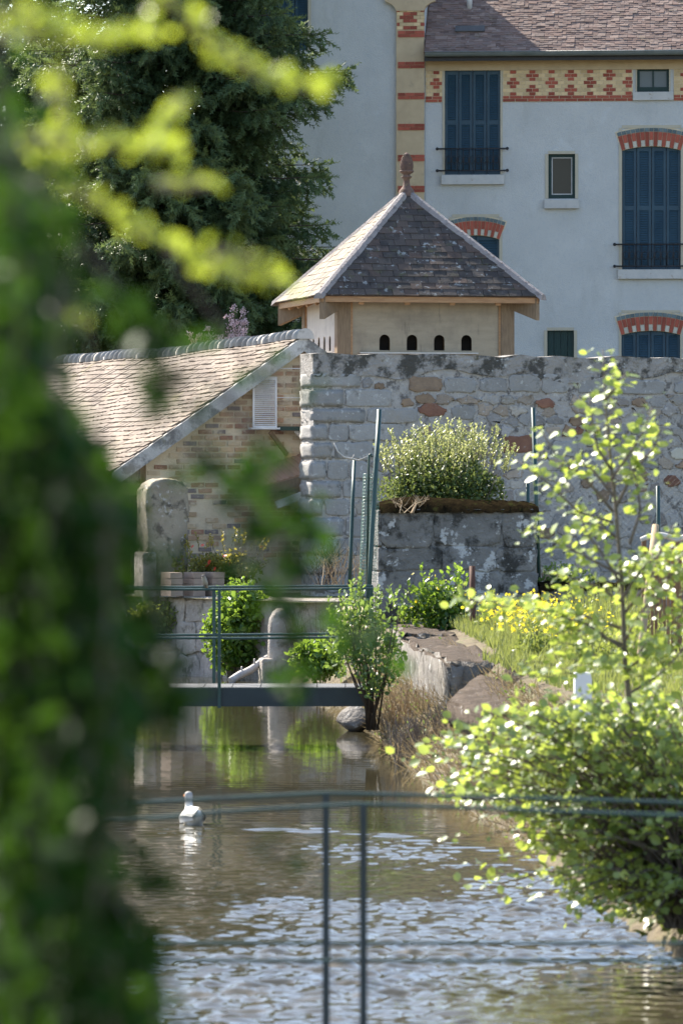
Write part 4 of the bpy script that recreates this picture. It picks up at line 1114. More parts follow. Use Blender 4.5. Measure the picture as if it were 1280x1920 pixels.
# ------------------------------------------------------------------ quay, stone post, blocks, log
qa = P(235, 1252, 70.6); qb = P(425, 1272, 68.2)
quay = empty('quay_wall', (qa.x, 70.6, 0), math.atan2(68.2 - 70.6, qb.x - qa.x)); tag(quay, 'pale stone quay wall rising from the river below the brick stacks', 'quay wall')
ql = math.hypot(qb.x - qa.x, 2.4); qh = 1.08
m_ = MB(); rough_sheet(m_, -3, ql, lambda u: -.5, lambda u: qh, .0, 90, 30, .012); m_.box(-3, ql, .02, 1.0, -.5, qh - .004); m_.build('mortar_core', M['quaystone'], quay)
for v0, v1 in ((-.2, .30), (.30, .72), (.72, 1.06)):
    u = -1.2 + rnd.uniform(0, .3)
    while u < ql - .05:
        a = min(rnd.uniform(.35, .75), ql - u + .02); add_stone(quay, ccw([(u, v0), (u + a, v0), (u + a, v1), (u, v1)]), M['quaystone'], joint=.002, proud=rnd.uniform(.008, .035), jit=.035); u += a
# quay return and terrace edge to the stone post
m_ = MB(); e = [P(425, 1272, 68.2), P(500, 1280, 67.2), P(560, 1290, 66.4), P(640, 1300, 66.2)]
for a, b in zip(e, e[1:]):
    m_.quad((a.x, a.y + .3, -.5), (b.x, b.y + .3, -.5), (b.x, b.y + .3, 1.075), (a.x, a.y + .3, 1.075)); m_.quad((a.x, a.y + .3, 1.075), (b.x, b.y + .3, 1.075), (b.x, b.y + 1.8, 1.075), (a.x, a.y + 1.8, 1.075))
o = m_.build('terrace_edge', M['quaystone']); tag(o, 'pale stone terrace edge behind the round-headed stone post', 'quay edge')
c = P(526, 1282, 66.8)
post = empty('stone_post', (c.x, 66.8, -.3), R(10)); tag(post, 'round-headed stone post standing in the water beyond the far footbridge', 'stone post')
m_ = MB(); prof = [(.18, 0), (.175, .4), (.168, .8), (.165, 1.06), (.15, 1.15), (.11, 1.23), (.055, 1.27), (0, 1.28)]
m_.lathe(prof, 14); 
for i, v in enumerate(m_.v): m_.v[i] = (v[0] * rnd.uniform(.94, 1.05), v[1] * rnd.uniform(.94, 1.05), v[2])
m_.build('shaft', M['quaystone'], post)
MB().box(-.27, -.08, -.15, .2, -.1, .62).build('shoulder_stone', M['quaystone'], post, bevel=.03)
MB().box(.16, .30, -.05, .25, .0, 1.15).build('shoulder_stone', M['oldplaster'], post, bevel=.03)

names = ['left-hand', 'middle', 'right-hand']; lay = ['bottom', 'second', 'third', 'top']
blk = MB().box(-.5, .5, -.5, .5, -.5, .5).mesh('paving_block', M['stackbrick'])
for i, px in enumerate((322, 364, 400)):
    for k in range(4):
        o = link('paving_block', blk, None, ((px - CX) / F * 69.2, 69.2 + i * .1, 1.075 + .044 + k * .082), (0, 0, R(30 + rnd.uniform(-2, 2))), (.185, .29, .078))
        b_ = o.modifiers.new('bevel', 'BEVEL'); b_.width = .02
        tag(o, f'{lay[k]} brown block of the {names[i]} stack on the quay', 'block', 'blocks stacked on the quay')

m_ = MB(); a, b = P(432, 1278, 66.6), P(506, 1232, 67.0)
pts = [a.lerp(b, t) + Vector((0, 0, .012 * math.sin(t * 9))) for t in np.linspace(0, 1, 9)]
m_.tube(pts, [.055, .05, .052, .048, .05, .046, .045, .042, .04], 8)
for t in (.3, .62): p = a.lerp(b, t); m_.tube([p, p + Vector((-.01, -.03, .10))], [.018, .01], 5)
tag(m_.build('driftwood_log', surf('bleached_wood', [(.42, .38, .36), (.58, .54, .50)], 12, .9, .5, 40, .006)), 'bleached driftwood log leaning from the water to the stone post', 'log')

def rock(name, px, py, Z, size, mat, label, cat='rock', seed=1, rot=(0, 0, 0), sharp=False):
    r_ = random.Random(seed); bm = bmesh.new(); bmesh.ops.create_icosphere(bm, subdivisions=3, radius=.5)
    pl_ = [(Vector((r_.uniform(-1, 1), r_.uniform(-1, 1), r_.uniform(-1, 1))).normalized(), r_.uniform(.28, .42)) for _ in range(9)]
    for v in bm.verts:
        for nrm, d in pl_:
            k = v.co.dot(nrm) - d
            if k > 0: v.co -= nrm * k * .92
        v.co += Vector((r_.uniform(-1, 1), r_.uniform(-1, 1), r_.uniform(-1, 1))) * .012
        v.co = Vector((v.co.x * size[0], v.co.y * size[1], v.co.z * size[2]))
    me = bpy.data.meshes.new(name); bm.to_mesh(me); bm.free(); me.materials.append(mat)
    if not sharp: me.polygons.foreach_set('use_smooth', [True] * len(me.polygons))
    o = link(name, me, None, P(px, py, Z), rot); tag(o, label, cat); return o

rock('boulder', 668, 1348, 54.0, (.44, .5, .30), M['bankstone'], 'smooth pale boulder at the waterline below the bank bush', seed=3, rot=(0, R(-18), R(20)))
rock('rock', 985, 1278, 47.2, (.52, .6, .42), M['slabtop'], 'dark pointed rock beside the yellow flowers', seed=8, rot=(R(10), R(25), 0), sharp=True)

# retaining wall of big blocks along the right bank
ret = empty('retaining_wall', (0, 0, 0)); tag(ret, 'row of large weathered stone blocks edging the right bank below the flowers', 'retaining wall')
Lp = [(61, .60), (57.5, .66), (53.5, .80), (49.0, 1.0)]; wdt = [.62, .66, .66, .60]
for i in range(3):
    z0, xl0 = Lp[i]; z1, xl1 = Lp[i + 1]; top0 = .92 - .0 * i; t_ = (.93, .89, .92)[i]
    bm = bmesh.new()
    vs8 = [bm.verts.new(p) for p in ((xl1, z1 + .03, -.35), (xl1 + wdt[i + 1], z1 + .03, -.35), (xl0 + wdt[i], z0, -.35), (xl0, z0, -.35), (xl1 + .03, z1 + .03, t_), (xl1 + wdt[i + 1], z1 + .03, t_ - .02), (xl0 + wdt[i], z0, t_), (xl0 + .03, z0, t_))]
    for q in ((0, 3, 2, 1), (4, 5, 6, 7), (0, 1, 5, 4), (1, 2, 6, 5), (2, 3, 7, 6), (3, 0, 4, 7)): bm.faces.new([vs8[k] for k in q])
    bmesh.ops.bevel(bm, geom=bm.edges[:], offset=.035, segments=2, affect='EDGES')
    bmesh.ops.subdivide_edges(bm, edges=[e for e in bm.edges if e.calc_length() > .3], cuts=7, use_grid_fill=True)
    for v in bm.verts: v.co += Vector((rnd.uniform(-.026, .026), rnd.uniform(-.03, .03), rnd.uniform(-.024, .018)))
    me = bpy.data.meshes.new('stone'); bm.to_mesh(me); bm.free(); me.polygons.foreach_set('use_smooth', [True] * len(me.polygons)); me.materials.append(M['bankstone']); me.materials.append(M['slabtop'])
    for p in me.polygons:
        if p.normal.z > .4 and p.center.z > .78: p.material_index = 1
    link('stone', me, ret)
# leaning slab in front
bm = bmesh.new(); a = P(838, 1312, 46.5); 
sp = [P(838, 1312, 46.2), P(905, 1345, 44.2), P(1035, 1322, 44.6), P(1015, 1290, 47.0), P(895, 1262, 48.4)]
bt = [bm.verts.new(p) for p in sp]; lo = [bm.verts.new(p + Vector((0, .03, -.24))) for p in sp]
bm.faces.new(bt); bm.faces.new(lo[::-1])
for i in range(5): j = (i + 1) % 5; bm.faces.new([bt[i], lo[i], lo[j], bt[j]])
bmesh.ops.recalc_face_normals(bm, faces=bm.faces[:]); bmesh.ops.bevel(bm, geom=bm.edges[:], offset=.03, segments=2, affect='EDGES')
bmesh.ops.triangulate(bm, faces=[f for f in bm.faces if len(f.verts) > 4]); bmesh.ops.subdivide_edges(bm, edges=[e for e in bm.edges if e.calc_length() > .2], cuts=5, use_grid_fill=True)
for v in bm.verts: v.co += Vector((rnd.uniform(-.012, .012), rnd.uniform(-.012, .012), rnd.uniform(-.012, .012)))
me = bpy.data.meshes.new('leaning_slab'); bm.to_mesh(me); bm.free(); me.polygons.foreach_set('use_smooth', [True] * len(me.polygons)); me.materials.append(M['slabtop'])
tag(link('leaning_slab', me), 'sunlit tilted stone slab at the near end of the block wall', 'stone slab')

# ------------------------------------------------------------------ footbridges
def far_bridge():
    o = empty('footbridge', (0, 51, 0)); tag(o, 'far dark green steel footbridge crossing the river beyond the duck', 'footbridge')
    x0, x1 = -4.2, P(700, 0, 51).x; y0, y1 = -.5, .5; zt = .605
    MB().box(x0, x1, y0, y0 + .06, zt - .186, zt).build('beam', M['darksteel'], o); MB().box(x0, x1, y1 - .06, y1, zt - .186, zt).build('beam', M['darksteel'], o)
    n = 16
    pk = MB().box(-.5, .5, y0 + .061, y1 - .061, -.015, .012)
    for i in range(n):
        a, b = lerp(x0, x1, i / n), lerp(x0, x1, (i + 1) / n); MB().box(a + .004, b - .004, y0 + .061, y1 - .061, zt - .03, zt + .004).build('deck_plate', M['deck'], o)
    for s, y, dxp in ((0, y0 - .02, 411), (1, y1 + .02, 401)):
        ztop = zt + (.985 if s == 0 else .985)
        for z, nm in ((ztop, 'top_rail'), (zt + .50, 'mid_rail')):
            MB().tube([(lerp(x0, x1, t), y, z + .006 * math.sin(t * 7 + s)) for t in np.linspace(0, 1, 14)], .0125, 8).build(nm, M['greenpaint'], o)
        xm = (dxp - CX) / F * (51 + y)
        for xp in (xm, xm - 1.55, x1 - .02, x0 + .05):
            MB().box(xp - .016, xp + .016, y - .012, y + .018, zt - .20 if s == 0 else zt - .15, ztop).build('post', M['greenpaint'], o)
far_bridge()
def near_bridge():
    o = empty('footbridge', (0, 17.5, 0)); tag(o, 'near green tubular footbridge railing, out of focus over rippled water', 'footbridge')
    x0, x1 = -2.4, 2.5; zt = .60; ys = (-.5, .5)
    m_ = MB()
    MB().box(x0, x1, -.48, -.42, zt - .18, zt).build('beam', M['darksteel'], o); MB().box(x0, x1, .42, .48, zt - .18, zt).build('beam', M['darksteel'], o)
    for i in range(14):
        a, b = lerp(x0, x1, i / 14), lerp(x0, x1, (i + 1) / 14); MB().box(a + .004, b - .004, -.42, .42, zt - .03, zt).build('deck_plate', M['deck'], o)
    for s, y, pxp, ptop, plow in ((0, -.5, 681, 1508, 1803), (1, .5, 611, 1488, 1770)):
        Z = 17.5 + y; xc = (pxp - CX) / F * Z; ztop = CZ - (ptop - HY) / F * Z; zl = CZ - (plow - HY) / F * Z
        prf = [(-900, 1600), (270, 1537), (430, 1522), (680, 1508), (1000, 1521), (1280, 1530), (2200, 1560)] if s == 0 else [(-900, 1560), (250, 1506), (430, 1497), (610, 1488), (1000, 1497), (1280, 1506), (2200, 1530)]
        path = [(t, y, CZ - (interp(CX + t / Z * F, prf) - HY) / F * Z) for t in np.linspace(x0, x1, 41)]
        MB().tube(path, .0068, 8).build('top_rail', M['greenpaint'], o)
        MB().tube([(t, y, zl) for t in np.linspace(x0, x1, 5)], .0062, 8).build('mid_rail', M['greenpaint'], o)
        for xp in (xc, xc - 1.9, xc + 1.9): MB().box(xp - .0125, xp + .0125, y - .012, y + .013, zt - .2, ztop - (0.004 if xp == xc else .06)).build('post', M['darksteel'], o)
near_bridge()

# ------------------------------------------------------------------ duck and sparrow
def skin_body(name, verts, edges, radii, mat, loc, rz, sub_=2, root=0):
    me = bpy.data.meshes.new(name); me.from_pydata(verts, edges, []); me.update()
    o = link(name, me, None, loc, (0, 0, rz)); 
    m1 = o.modifiers.new('skin', 'SKIN'); m1.use_smooth_shade = True
    for i, r_ in enumerate(radii): me.skin_vertices[0].data[i].radius = r_ if isinstance(r_, tuple) else (r_, r_)
    for i in range(len(verts)): me.skin_vertices[0].data[i].use_root = (i == root)
    m2 = o.modifiers.new('sub', 'SUBSURF'); m2.levels = sub_; m2.render_levels = sub_
    dg_ = bpy.context.evaluated_depsgraph_get(); me2 = bpy.data.meshes.new_from_object(o.evaluated_get(dg_))
    o.modifiers.clear(); o.data = me2; me2.materials.clear(); me2.materials.append(mat)
    me2.polygons.foreach_set('use_smooth', [True] * len(me2.polygons)); return o

def bird_mat(name, stops, axis):
    m, nt, b = new_mat(name); tc = nt.nodes.new('ShaderNodeTexCoord'); sx = nt.nodes.new('ShaderNodeSeparateXYZ'); nt.links.new(tc.outputs['Object'], sx.inputs[0])
    mr = nt.nodes.new('ShaderNodeMath'); mr.operation = 'MULTIPLY'; mr.inputs[1].default_value = 1 / axis[1]; nt.links.new(sx.outputs[axis[0]], mr.inputs[0])
    nt.links.new(ramp(nt, mr.outputs[0], stops), b.inputs['Base Color']); b.inputs['Roughness'].default_value = .7; return m
dm = bird_mat('duck_plumage', [(0, (.72, .70, .64)), (.42, (.74, .72, .66)), (.58, (.40, .38, .35)), (.8, (.34, .32, .29)), (1, (.46, .42, .36))], ('Z', .30))
dp = P(362, 1546, CZ * F / (1546 - HY))
duck = skin_body('duck', [(.24, 0, .10), (.17, 0, .075), (.08, 0, .05), (-.02, 0, .045), (-.11, 0, .05), (-.155, 0, .11), (-.16, 0, .17), (-.165, 0, .225), (-.20, 0, .222)], [(0, 1), (1, 2), (2, 3), (3, 4), (4, 5), (5, 6), (6, 7), (7, 8)],
                 [(.012, .025), (.045, .055), (.07, .085), (.075, .095), (.062, .075), (.036, .036), (.030, .030), (.040, .038), (.024, .024)], dm, (dp.x, dp.y, 0), R(-76), root=3)
tag(duck, 'white duck with greyish head and orange bill swimming away from us', 'duck')
m_ = MB(); m_.hexa([(-.28, -.020, .200), (-.215, -.018, .204), (-.215, .018, .204), (-.28, .020, .200), (-.28, -.018, .210), (-.215, -.014, .230), (-.215, .014, .230), (-.28, .018, .210)])
m_.build('bill', M['orange'], duck, bevel=.004)
m_ = MB()
for s in (-1, 1): m_.lathe([(0, -.005), (.005, 0), (0, .005)], 8, (-.185, s * .033, .238))
m_.build('eye', M['beadblack'], duck)
m_ = MB()
for s in (-1, 1):
    prev = None
    for t in np.linspace(0, 1, 8):
        x = lerp(-.09, .22, t); w_ = lerp(.085, .045, t ** 1.6); zc = lerp(.06, .07, t)
        ring = [(x, s * w_, zc - .055 * (1 - t * .5)), (x, s * (w_ + .012), zc), (x, s * w_ * .6, zc + .045), (x, s * .004, zc + .075)]
        if prev:
            for a in range(3): m_.quad(prev[a], prev[a + 1], ring[a + 1], ring[a], smooth=True)
        prev = ring
m_.build('wing', M['whitefeather'] if 'whitefeather' in M else flat('white_feather', (.74, .72, .68), .7), duck)

sm = bird_mat('sparrow_plumage', [(0, (.20, .15, .10)), (.35, (.30, .27, .22)), (.72, (.26, .22, .17)), (.86, (.05, .035, .03)), (1, (.10, .07, .05))], ('Z', .125))
spz = .605 + .985 + .014
spr = P(383, 1100, 50.48)
sparrow = skin_body('sparrow', [(.07, 0, -.035), (.035, 0, .0), (.015, 0, .035), (-.005, 0, .07), (-.018, 0, .10), (-.035, 0, .10)], [(i, i + 1) for i in range(5)], [(.006, .012), (.016, .018), (.027, .027), (.026, .026), (.020, .020), (.009, .009)], sm, (spr.x, 50.48, spz + .015), R(60), root=2)
tag(sparrow, 'small brown sparrow perched on the top rail of the far footbridge', 'bird')
m_ = MB()
m_.tube([(-.04, 0, .10), (-.058, 0, .097)], [.006, .001], 6); m_.build('bill', M['beadblack'], sparrow)
m_ = MB(); [m_.tube([(0.005, s * .01, .02), (0.0, s * .012, -.018)], .003, 5) for s in (-1, 1)]; m_.build('leg', M['beadblack'], sparrow)

# ------------------------------------------------------------------ fence posts, netting, stakes
def post_thing(name, a, b, r_, mat, label, cat='fence post', hook=False):
    m_ = MB(); a = Vector(a); b = Vector(b); pts = [a.lerp(b, t) for t in (0, .33, .66, 1)]
    if hook: pts += [b + Vector((.02, 0, .02)), b + Vector((.035, 0, .0)), b + Vector((.035, 0, -.06))]
    m_.tube(pts, r_, 8); o = m_.build(name, mat); tag(o, label, cat); return o
post_thing('fence_post', P(688, 1160, 60), P(711, 768, 60.6), .030, M['greenpaint'], 'tall leaning green fence post left of the shrub', 'fence post')
post_thing('fence_post', P(655, 1100, 64), P(664, 864, 64.6), .024, M['greenpaint'], 'thin grey-green fence post in front of the wall with a twig on top', 'fence post')
fnet = empty('rolled_netting', P(690, 1100, 60.5)); tag(fnet, 'rolled green wire netting on a hooked post beside the leaning fence post', 'wire netting')
o0 = fnet.location.copy()
m_ = MB(); a = P(688, 1095, 60.4) - o0; b = P(691, 862, 60.4) - o0; m_.tube([a, b, b + Vector((.005, 0, .06)), b + Vector((.025, 0, .07)), b + Vector((.04, 0, .03))], .014, 6); m_.build('post', M['greenpaint'], fnet)
m_ = MB(); wirem = surf('green_wire', [(.05, .13, .12), (.09, .2, .17)], 10, .25, 0, spec=.9)
H_ = 1.5; cx_ = (a + b) / 2
for k in range(14):
    t = k / 13 * 4.4; r_ = .055 + .045 * t / 4.4; x, y = r_ * math.cos(t * 1.4) * 1.1, r_ * math.sin(t * 1.4)
    m_.tube([Vector((x + lerp(-.02, .03, z), y, lerp(.0, H_ * .86, z) + .05)) for z in np.linspace(0, 1, 7)], .003, 3, False)
for j in range(34):
    z = .06 + j / 33 * H_ * .85; zz = z / H_
    m_.tube([Vector(((.055 + .045 * t / 4.4) * math.cos(t * 1.4) * 1.1 + lerp(-.02, .03, zz), (.055 + .045 * t / 4.4) * math.sin(t * 1.4), z + .01 * (k % 2))) for k, t in enumerate(np.linspace(0, 4.4, 12))], .003, 3, False)
m_.build('netting', wirem, fnet)
fen = empty('wire_fence', P(1005, 1105, 63)); tag(fen, 'sagging wire mesh fence on green posts in front of the wall', 'fence'); o0 = fen.location.copy()
for (a, b, r_) in ((P(1012, 1140, 62.9), P(999, 764, 63), .026), (P(990, 1100, 63.4), P(989, 907, 63.4), .024), (P(1236, 1130, 63.5), P(1233, 911, 63.5), .026), (P(1420, 1130, 64), P(1420, 905, 64), .026)):
    MB().tube([a - o0, b - o0], r_, 8).build('post', M['greenpaint'], fen)
A0 = P(1006, 1100, 62.97) - o0; B0 = P(1420, 1100, 63.9) - o0; hgt = 1.45
m_ = MB(); wn_ = surf('grey_wire', [(.05, .06, .06), (.09, .10, .10)], 10, .6, 0, spec=.2)
Wd = B0.x - A0.x; sp_ = .075
k = -hgt
while k < Wd:
    for s in (1, -1):
        x0, x1 = (k, k + hgt) if s > 0 else (k + hgt, k)
        t0, t1 = 0.0, 1.0
        pts = [(lerp(x0, x1, t), hgt * t) for t in np.linspace(0, 1, 12)]; pts = [p for p in pts if 0 <= p[0] <= Wd]
        if len(pts) > 1: m_.tube([Vector((A0.x + p[0], lerp(A0.y, B0.y, p[0] / Wd), A0.z + p[1])) for p in pts], .0009, 3, False)
    k += sp_
m_.tube([Vector((A0.x + t * Wd, lerp(A0.y, B0.y, t), A0.z + hgt - .02 * math.sin(t * 6.3))) for t in np.linspace(0, 1, 14)], .003, 4, False)
m_.build('mesh', wn_, fen)
m_ = MB(); tw_ = [P(*q, 64.4) for q in ((626, 830), (633, 846), (645, 857), (660, 860), (672, 863), (690, 855))]; m_.tube(tw_, [.006, .009, .010, .011, .010, .006], 6); m_.tube([tw_[3], P(664, 852, 64.4)], [.008, .004], 5)
tag(m_.build('dry_twig', M['paleboard']), 'pale curved dry twig lying across the thin fence post', 'twig')
post_thing('iron_stake', P(886, 1215, 58.5), P(885, 1062, 58.7), .034, M['ironrust'], 'rusty brown iron stake standing against the mossy pier', 'stake')
post_thing('wooden_stake', P(1186, 1345, 45.5), P(1229, 985, 46.3), .032, M['drystalk'], 'leaning pale wooden stake in front of the slatted panel', 'stake')
pan = empty('slatted_panel', P(1245, 1330, 48)); tag(pan, 'brown wooden slatted panel with curved top rail at the right edge', 'wooden panel'); o0 = pan.location.copy()
pbrown = surf('brown_panel_wood', [(.20, .10, .055), (.32, .18, .10)], 8, .8, .3, 40, .004, stretch=(8, 8, 1), vary=.3)
L0, R0 = P(1207, 1330, 48) - o0, P(1330, 1330, 48) - o0; topz = (P(0, 1003, 48) - o0).z; midz = (P(0, 1045, 48) - o0).z
pw_ = R0.x - L0.x
for x in (L0.x, L0.x + pw_ * .5, R0.x): MB().box(x - .022, x + .022, -.02, .02, -.1, topz - .04 - .01).build('upright', pbrown, pan)
m_ = MB(); m_.tube([(lerp(L0.x - .03, R0.x + .03, t), 0, topz - .05 + .05 * math.sin(math.pi * ((t * 2) % 1.0001))) for t in np.linspace(0, 1, 17)], .028, 6); m_.build('top_rail', M['paleboard'], pan)
for z in (midz, topz - .14, .25): MB().box(L0.x, R0.x, -.035, -.021, z - .02, z + .02).build('rail', pbrown, pan)
for k in range(15):
    x = lerp(L0.x + .04, R0.x - .04, k / 14); MB().box(x - .015, x + .013, .021, .032, -.1, midz + .01 + rnd.uniform(-.03, .03)).build('slat', pbrown, pan)
tgm = MB(); c = P(1092, 1335, 38.5); c.z = .5; tgm.prism([(-.065, 0), (.065, 0), (.067, .66), (.055, .72), (-.063, .72)], -.03, .05)
o = tgm.build('white_marker', M['whitepaint'], None, (c.x, 38.5, c.z), R(8), bevel=.008); tag(o, 'small white upright marker showing above the glossy leafy bush', 'marker')

# ------------------------------------------------------------------ vegetation
def unit(n, up_bias=0.0):
    v = rng.normal(size=(n, 3)); v[:, 2] += up_bias; return v / np.linalg.norm(v, axis=1, keepdims=True)

def ellipsoid_points(n, c, rad, clumps=40, clump_r=.22, shell=.55):
    d = unit(clumps); r_ = rng.uniform(shell, 1.0, clumps)[:, None]; cc = d * r_
    k = rng.integers(0, clumps, n); p = cc[k] + rng.normal(size=(n, 3)) * clump_r
    l = np.linalg.norm(p, axis=1, keepdims=True); p = np.where(l > 1.08, p / l * rng.uniform(.8, 1.08, (n, 1)), p)
    return p * np.array(rad) + np.array(c), p

def shrub(name, label, cat, base, centre, rad, n, size, mat, clumps=40, clump_r=.2, stems=9, stem_mat=None, shoots=None, up=.4, group=None, tint_shift=0.0):
    root = empty(name, base); tag(root, label, cat, group); b0 = np.array(base)
    nl = 6; parts_ = []
    for k in range(nl):
        a = 2 * math.pi * k / nl + rng.uniform(-.4, .4); off = np.array([math.cos(a) * .5, math.sin(a) * .3, rng.uniform(-.35, .35)]) * (0 if k == 0 else 1)
        kr = .75 if k == 0 else rng.uniform(.5, .68)
        pp, qq = ellipsoid_points(n // nl, np.array(centre) + off * np.array(rad), np.array(rad) * kr, max(10, clumps // 3), clump_r * 1.25)
        parts_.append((pp, qq * kr + off))
    pos = np.vstack([a_ for a_, _ in parts_]); q = np.vstack([b_ for _, b_ in parts_]); n = len(pos)
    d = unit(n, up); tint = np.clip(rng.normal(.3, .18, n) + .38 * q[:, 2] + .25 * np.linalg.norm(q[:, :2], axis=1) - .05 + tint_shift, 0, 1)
    s = size * rng.uniform(.6, 1.25, n)
    st = MB(); bv = Vector(base)
    for k in range(stems):
        t = Vector(centre) + Vector((rnd.uniform(-.8, .8) * rad[0], rnd.uniform(-.8, .8) * rad[1], rnd.uniform(-.1, .8) * rad[2]))
        mid = bv.lerp(t, .5) + Vector((rnd.uniform(-.1, .1) * rad[0], 0, .08 * rad[2]))
        r0 = max(.006, .02 * rad[2]); st.tube([v - bv for v in (bv + Vector((rnd.uniform(-.15, .15) * rad[0], 0, 0)), mid, t)], [r0, r0 * .7, r0 * .35], 5)
    if shoots:
        ps = []; ds = []
        for _ in range(shoots[0]):
            a = rng.uniform(0, 2 * math.pi); r_ = math.sqrt(rng.random()) * .95
            x, y = math.cos(a) * r_, math.sin(a) * r_; z0 = math.sqrt(max(0, 1 - r_ * r_)) * .82
            p0 = Vector((centre[0] + x * rad[0], centre[1] + y * rad[1], centre[2] + z0 * rad[2])); L_ = shoots[1] * rnd.uniform(.35, 1.0); dr = Vector((x * .35 + rnd.uniform(-.25, .25), y * .3, 1)).normalized()
            st.tube([p0 - bv - dr * .05, p0 + dr * L_ - bv], [.004, .002], 4, False)
            m = int(L_ / size * 3.2)
            for j in range(m):
                ps.append(p0 + dr * L_ * (j + .3) / m); aa = rng.uniform(0, 6.28); ds.append(Vector((math.cos(aa), math.sin(aa), .9)))
        pos = np.vstack([pos, np.array(ps)]); d = np.vstack([d, np.array(ds)]); tint = np.concatenate([tint, rng.uniform(.7, 1.0, len(ps))]); s = np.concatenate([s, size * rng.uniform(.6, 1.0, len(ps))])
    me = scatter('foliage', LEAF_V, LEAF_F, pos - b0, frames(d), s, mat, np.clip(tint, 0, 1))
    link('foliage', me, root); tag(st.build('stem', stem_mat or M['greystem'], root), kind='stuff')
    return root

def eu(px, py, Z): return tuple(P(px, py, Z))
def psz(px, Z): return px / F * Z

shrub('round_shrub', 'rounded yellow-green shrub growing behind the mossy masonry pier', 'shrub', (P(838, 0, 64).x, 64, 1.0), eu(836, 914, 63.7), (psz(124, 64), .7, psz(88, 64)), 13000, .052, M['leaf_shrub'], 90, .17, 14, shoots=(170, .46), up=.5, tint_shift=-.16)
shrub('quay_bush', 'bright green leafy bush spilling over the quay by the driftwood log', 'bush', (P(452, 0, 68.2).x, 68.6, .9), eu(455, 1180, 67.9), (psz(66, 68), .45, psz(100, 68)), 3600, .09, M['leaf_green'], 55, .2, 7, up=-.2)
shrub('trailing_plant', 'yellow-green trailing plant hanging down the pale quay wall', 'plant', (P(295, 0, 70).x, 70.0, 1.08), eu(300, 1168, 69.5), (psz(66, 69.6), .3, psz(52, 69.6)), 2200, .06, M['leaf_fern'], 34, .2, 6, up=-.3)
shrub('rose_bush', 'orange-tinted rose bush behind the stacked blocks', 'bush', (P(430, 0, 69.8).x, 69.9, 1.06), eu(425, 1056, 69.8), (psz(92, 69.8), .4, psz(48, 69.8)), 3000, .055, M['leaf_rose'], 44, .18, 10, shoots=(26, .22))
shrub('bank_bush', 'loose green bush on the bank in front of the far footbridge end', 'bush', (P(700, 0, 50).x, 50.2, .2), eu(688, 1215, 50.0), (psz(80, 50), .4, psz(118, 50)), 1700, .06, M['leaf_bank'], 46, .17, 16, shoots=(22, .28), stem_mat=M['bark'])
shrub('water_edge_plant', 'fresh green plant at the water edge between stone post and bank bush', 'plant', (P(602, 0, 62).x, 62.2, .1), eu(602, 1235, 62), (psz(58, 62), .35, psz(55, 62)), 1200, .08, M['leaf_green'], 30, .2, 6)
shrub('dark_herb', 'dark green herb with a few yellow flowers at the foot of the pier', 'plant', (P(832, 0, 60).x, 60.2, .9), eu(826, 1140, 60), (psz(72, 60), .35, psz(66, 60)), 1700, .075, M['leaf_green'], 34, .2, 8, shoots=(14, .25), tint_shift=-.4)
shrub('fence_weed', 'small weed with pale leaves growing on the low wall behind the mesh', 'plant', (P(1070, 0, 62.5).x, 62.5, 1.3), eu(1068, 1080, 62.5), (psz(62, 62.5), .2, psz(28, 62.5)), 600, .05, M['leaf_bank'], 20, .2, 5)

for nm, px, py, Z, rx, rz_, n_ in (('pale leafy clump beside the dark pointed rock', 1010, 1262, 49, 46, 40, 700), ('leafy green clump in front of the low dark wall', 1085, 1190, 58, 52, 44, 900), ('leafy clump at the foot of the leaning wooden stake', 1205, 1275, 47, 50, 52, 800), ('low leafy clump in the grass behind the small white marker', 1105, 1262, 46, 52, 44, 800), ('yellow-green clump between the stone blocks and the yellow flowers', 925, 1212, 57, 30, 26, 350)):
    shrub('garden_plant', nm, 'plant', (P(px, 0, Z).x, Z, .9), (P(px, 0, Z).x, Z, 1.06), (psz(rx, Z), .4, .24), n_, .055, M['leaf_fern'], 24, .22, 6, shoots=(10, .25), up=.6, group='leafy plants on the right bank')

def petals(name, pts, size, mat, parent=None):
    V = [(0, 0, 0)]; Fc = []
    for k in range(5):
        a = 2 * math.pi * k / 5; b = 2 * math.pi * (k + .8) / 5; V += [(math.cos(a), math.sin(a), .2), (math.cos(b), math.sin(b), .2)]; Fc.append((0, 1 + 2 * k, 2 + 2 * k))
    me = scatter(name, V, Fc, np.array(pts), frames(unit(len(pts), 0), unit(len(pts), .6)), size * rng.uniform(.7, 1.2, len(pts)), mat); return me

def dry_weeds(name, label, x0, x1, py0, py1, Z, n, mat):
    b0 = P((x0 + x1) / 2, py1, Z); m_ = MB()
    for k in range(n):
        px = rnd.uniform(x0, x1); a = P(px, py1, Z + rnd.uniform(-.3, .3)); b = P(px + rnd.uniform(-35, 35), rnd.uniform(py0, lerp(py0, py1, .5)), Z + rnd.uniform(-.3, .3)); mid = a.lerp(b, .5) + Vector((rnd.uniform(-.06, .06), 0, .03))
        m_.tube([a - b0, mid - b0, b - b0], [.006, .005, .003], 4, False)
        for j in range(3): t = rnd.uniform(.4, .95); p = a.lerp(b, t); m_.tube([p - b0, p - b0 + Vector((rnd.uniform(-.10, .10), rnd.uniform(-.05, .05), rnd.uniform(.03, .12)))], [.004, .002], 4, False)
    o = m_.build(name, mat, None, b0); tag(o, label, 'dry weeds'); return o
dry_weeds('dry_weeds', 'dry brown stalks at the foot of the wall corner', 585, 690, 1015, 1105, 65.5, 34, M['drystalk'])
dry_weeds('dry_weeds', 'tangle of thin brown twigs beside the round-headed stone post', 552, 660, 1120, 1260, 64.0, 60, M['greystem'])
dry_weeds('dry_weeds', 'dry twiggy brush on the bank below the stone blocks', 735, 870, 1320, 1440, 47.5, 110, M['greystem'])
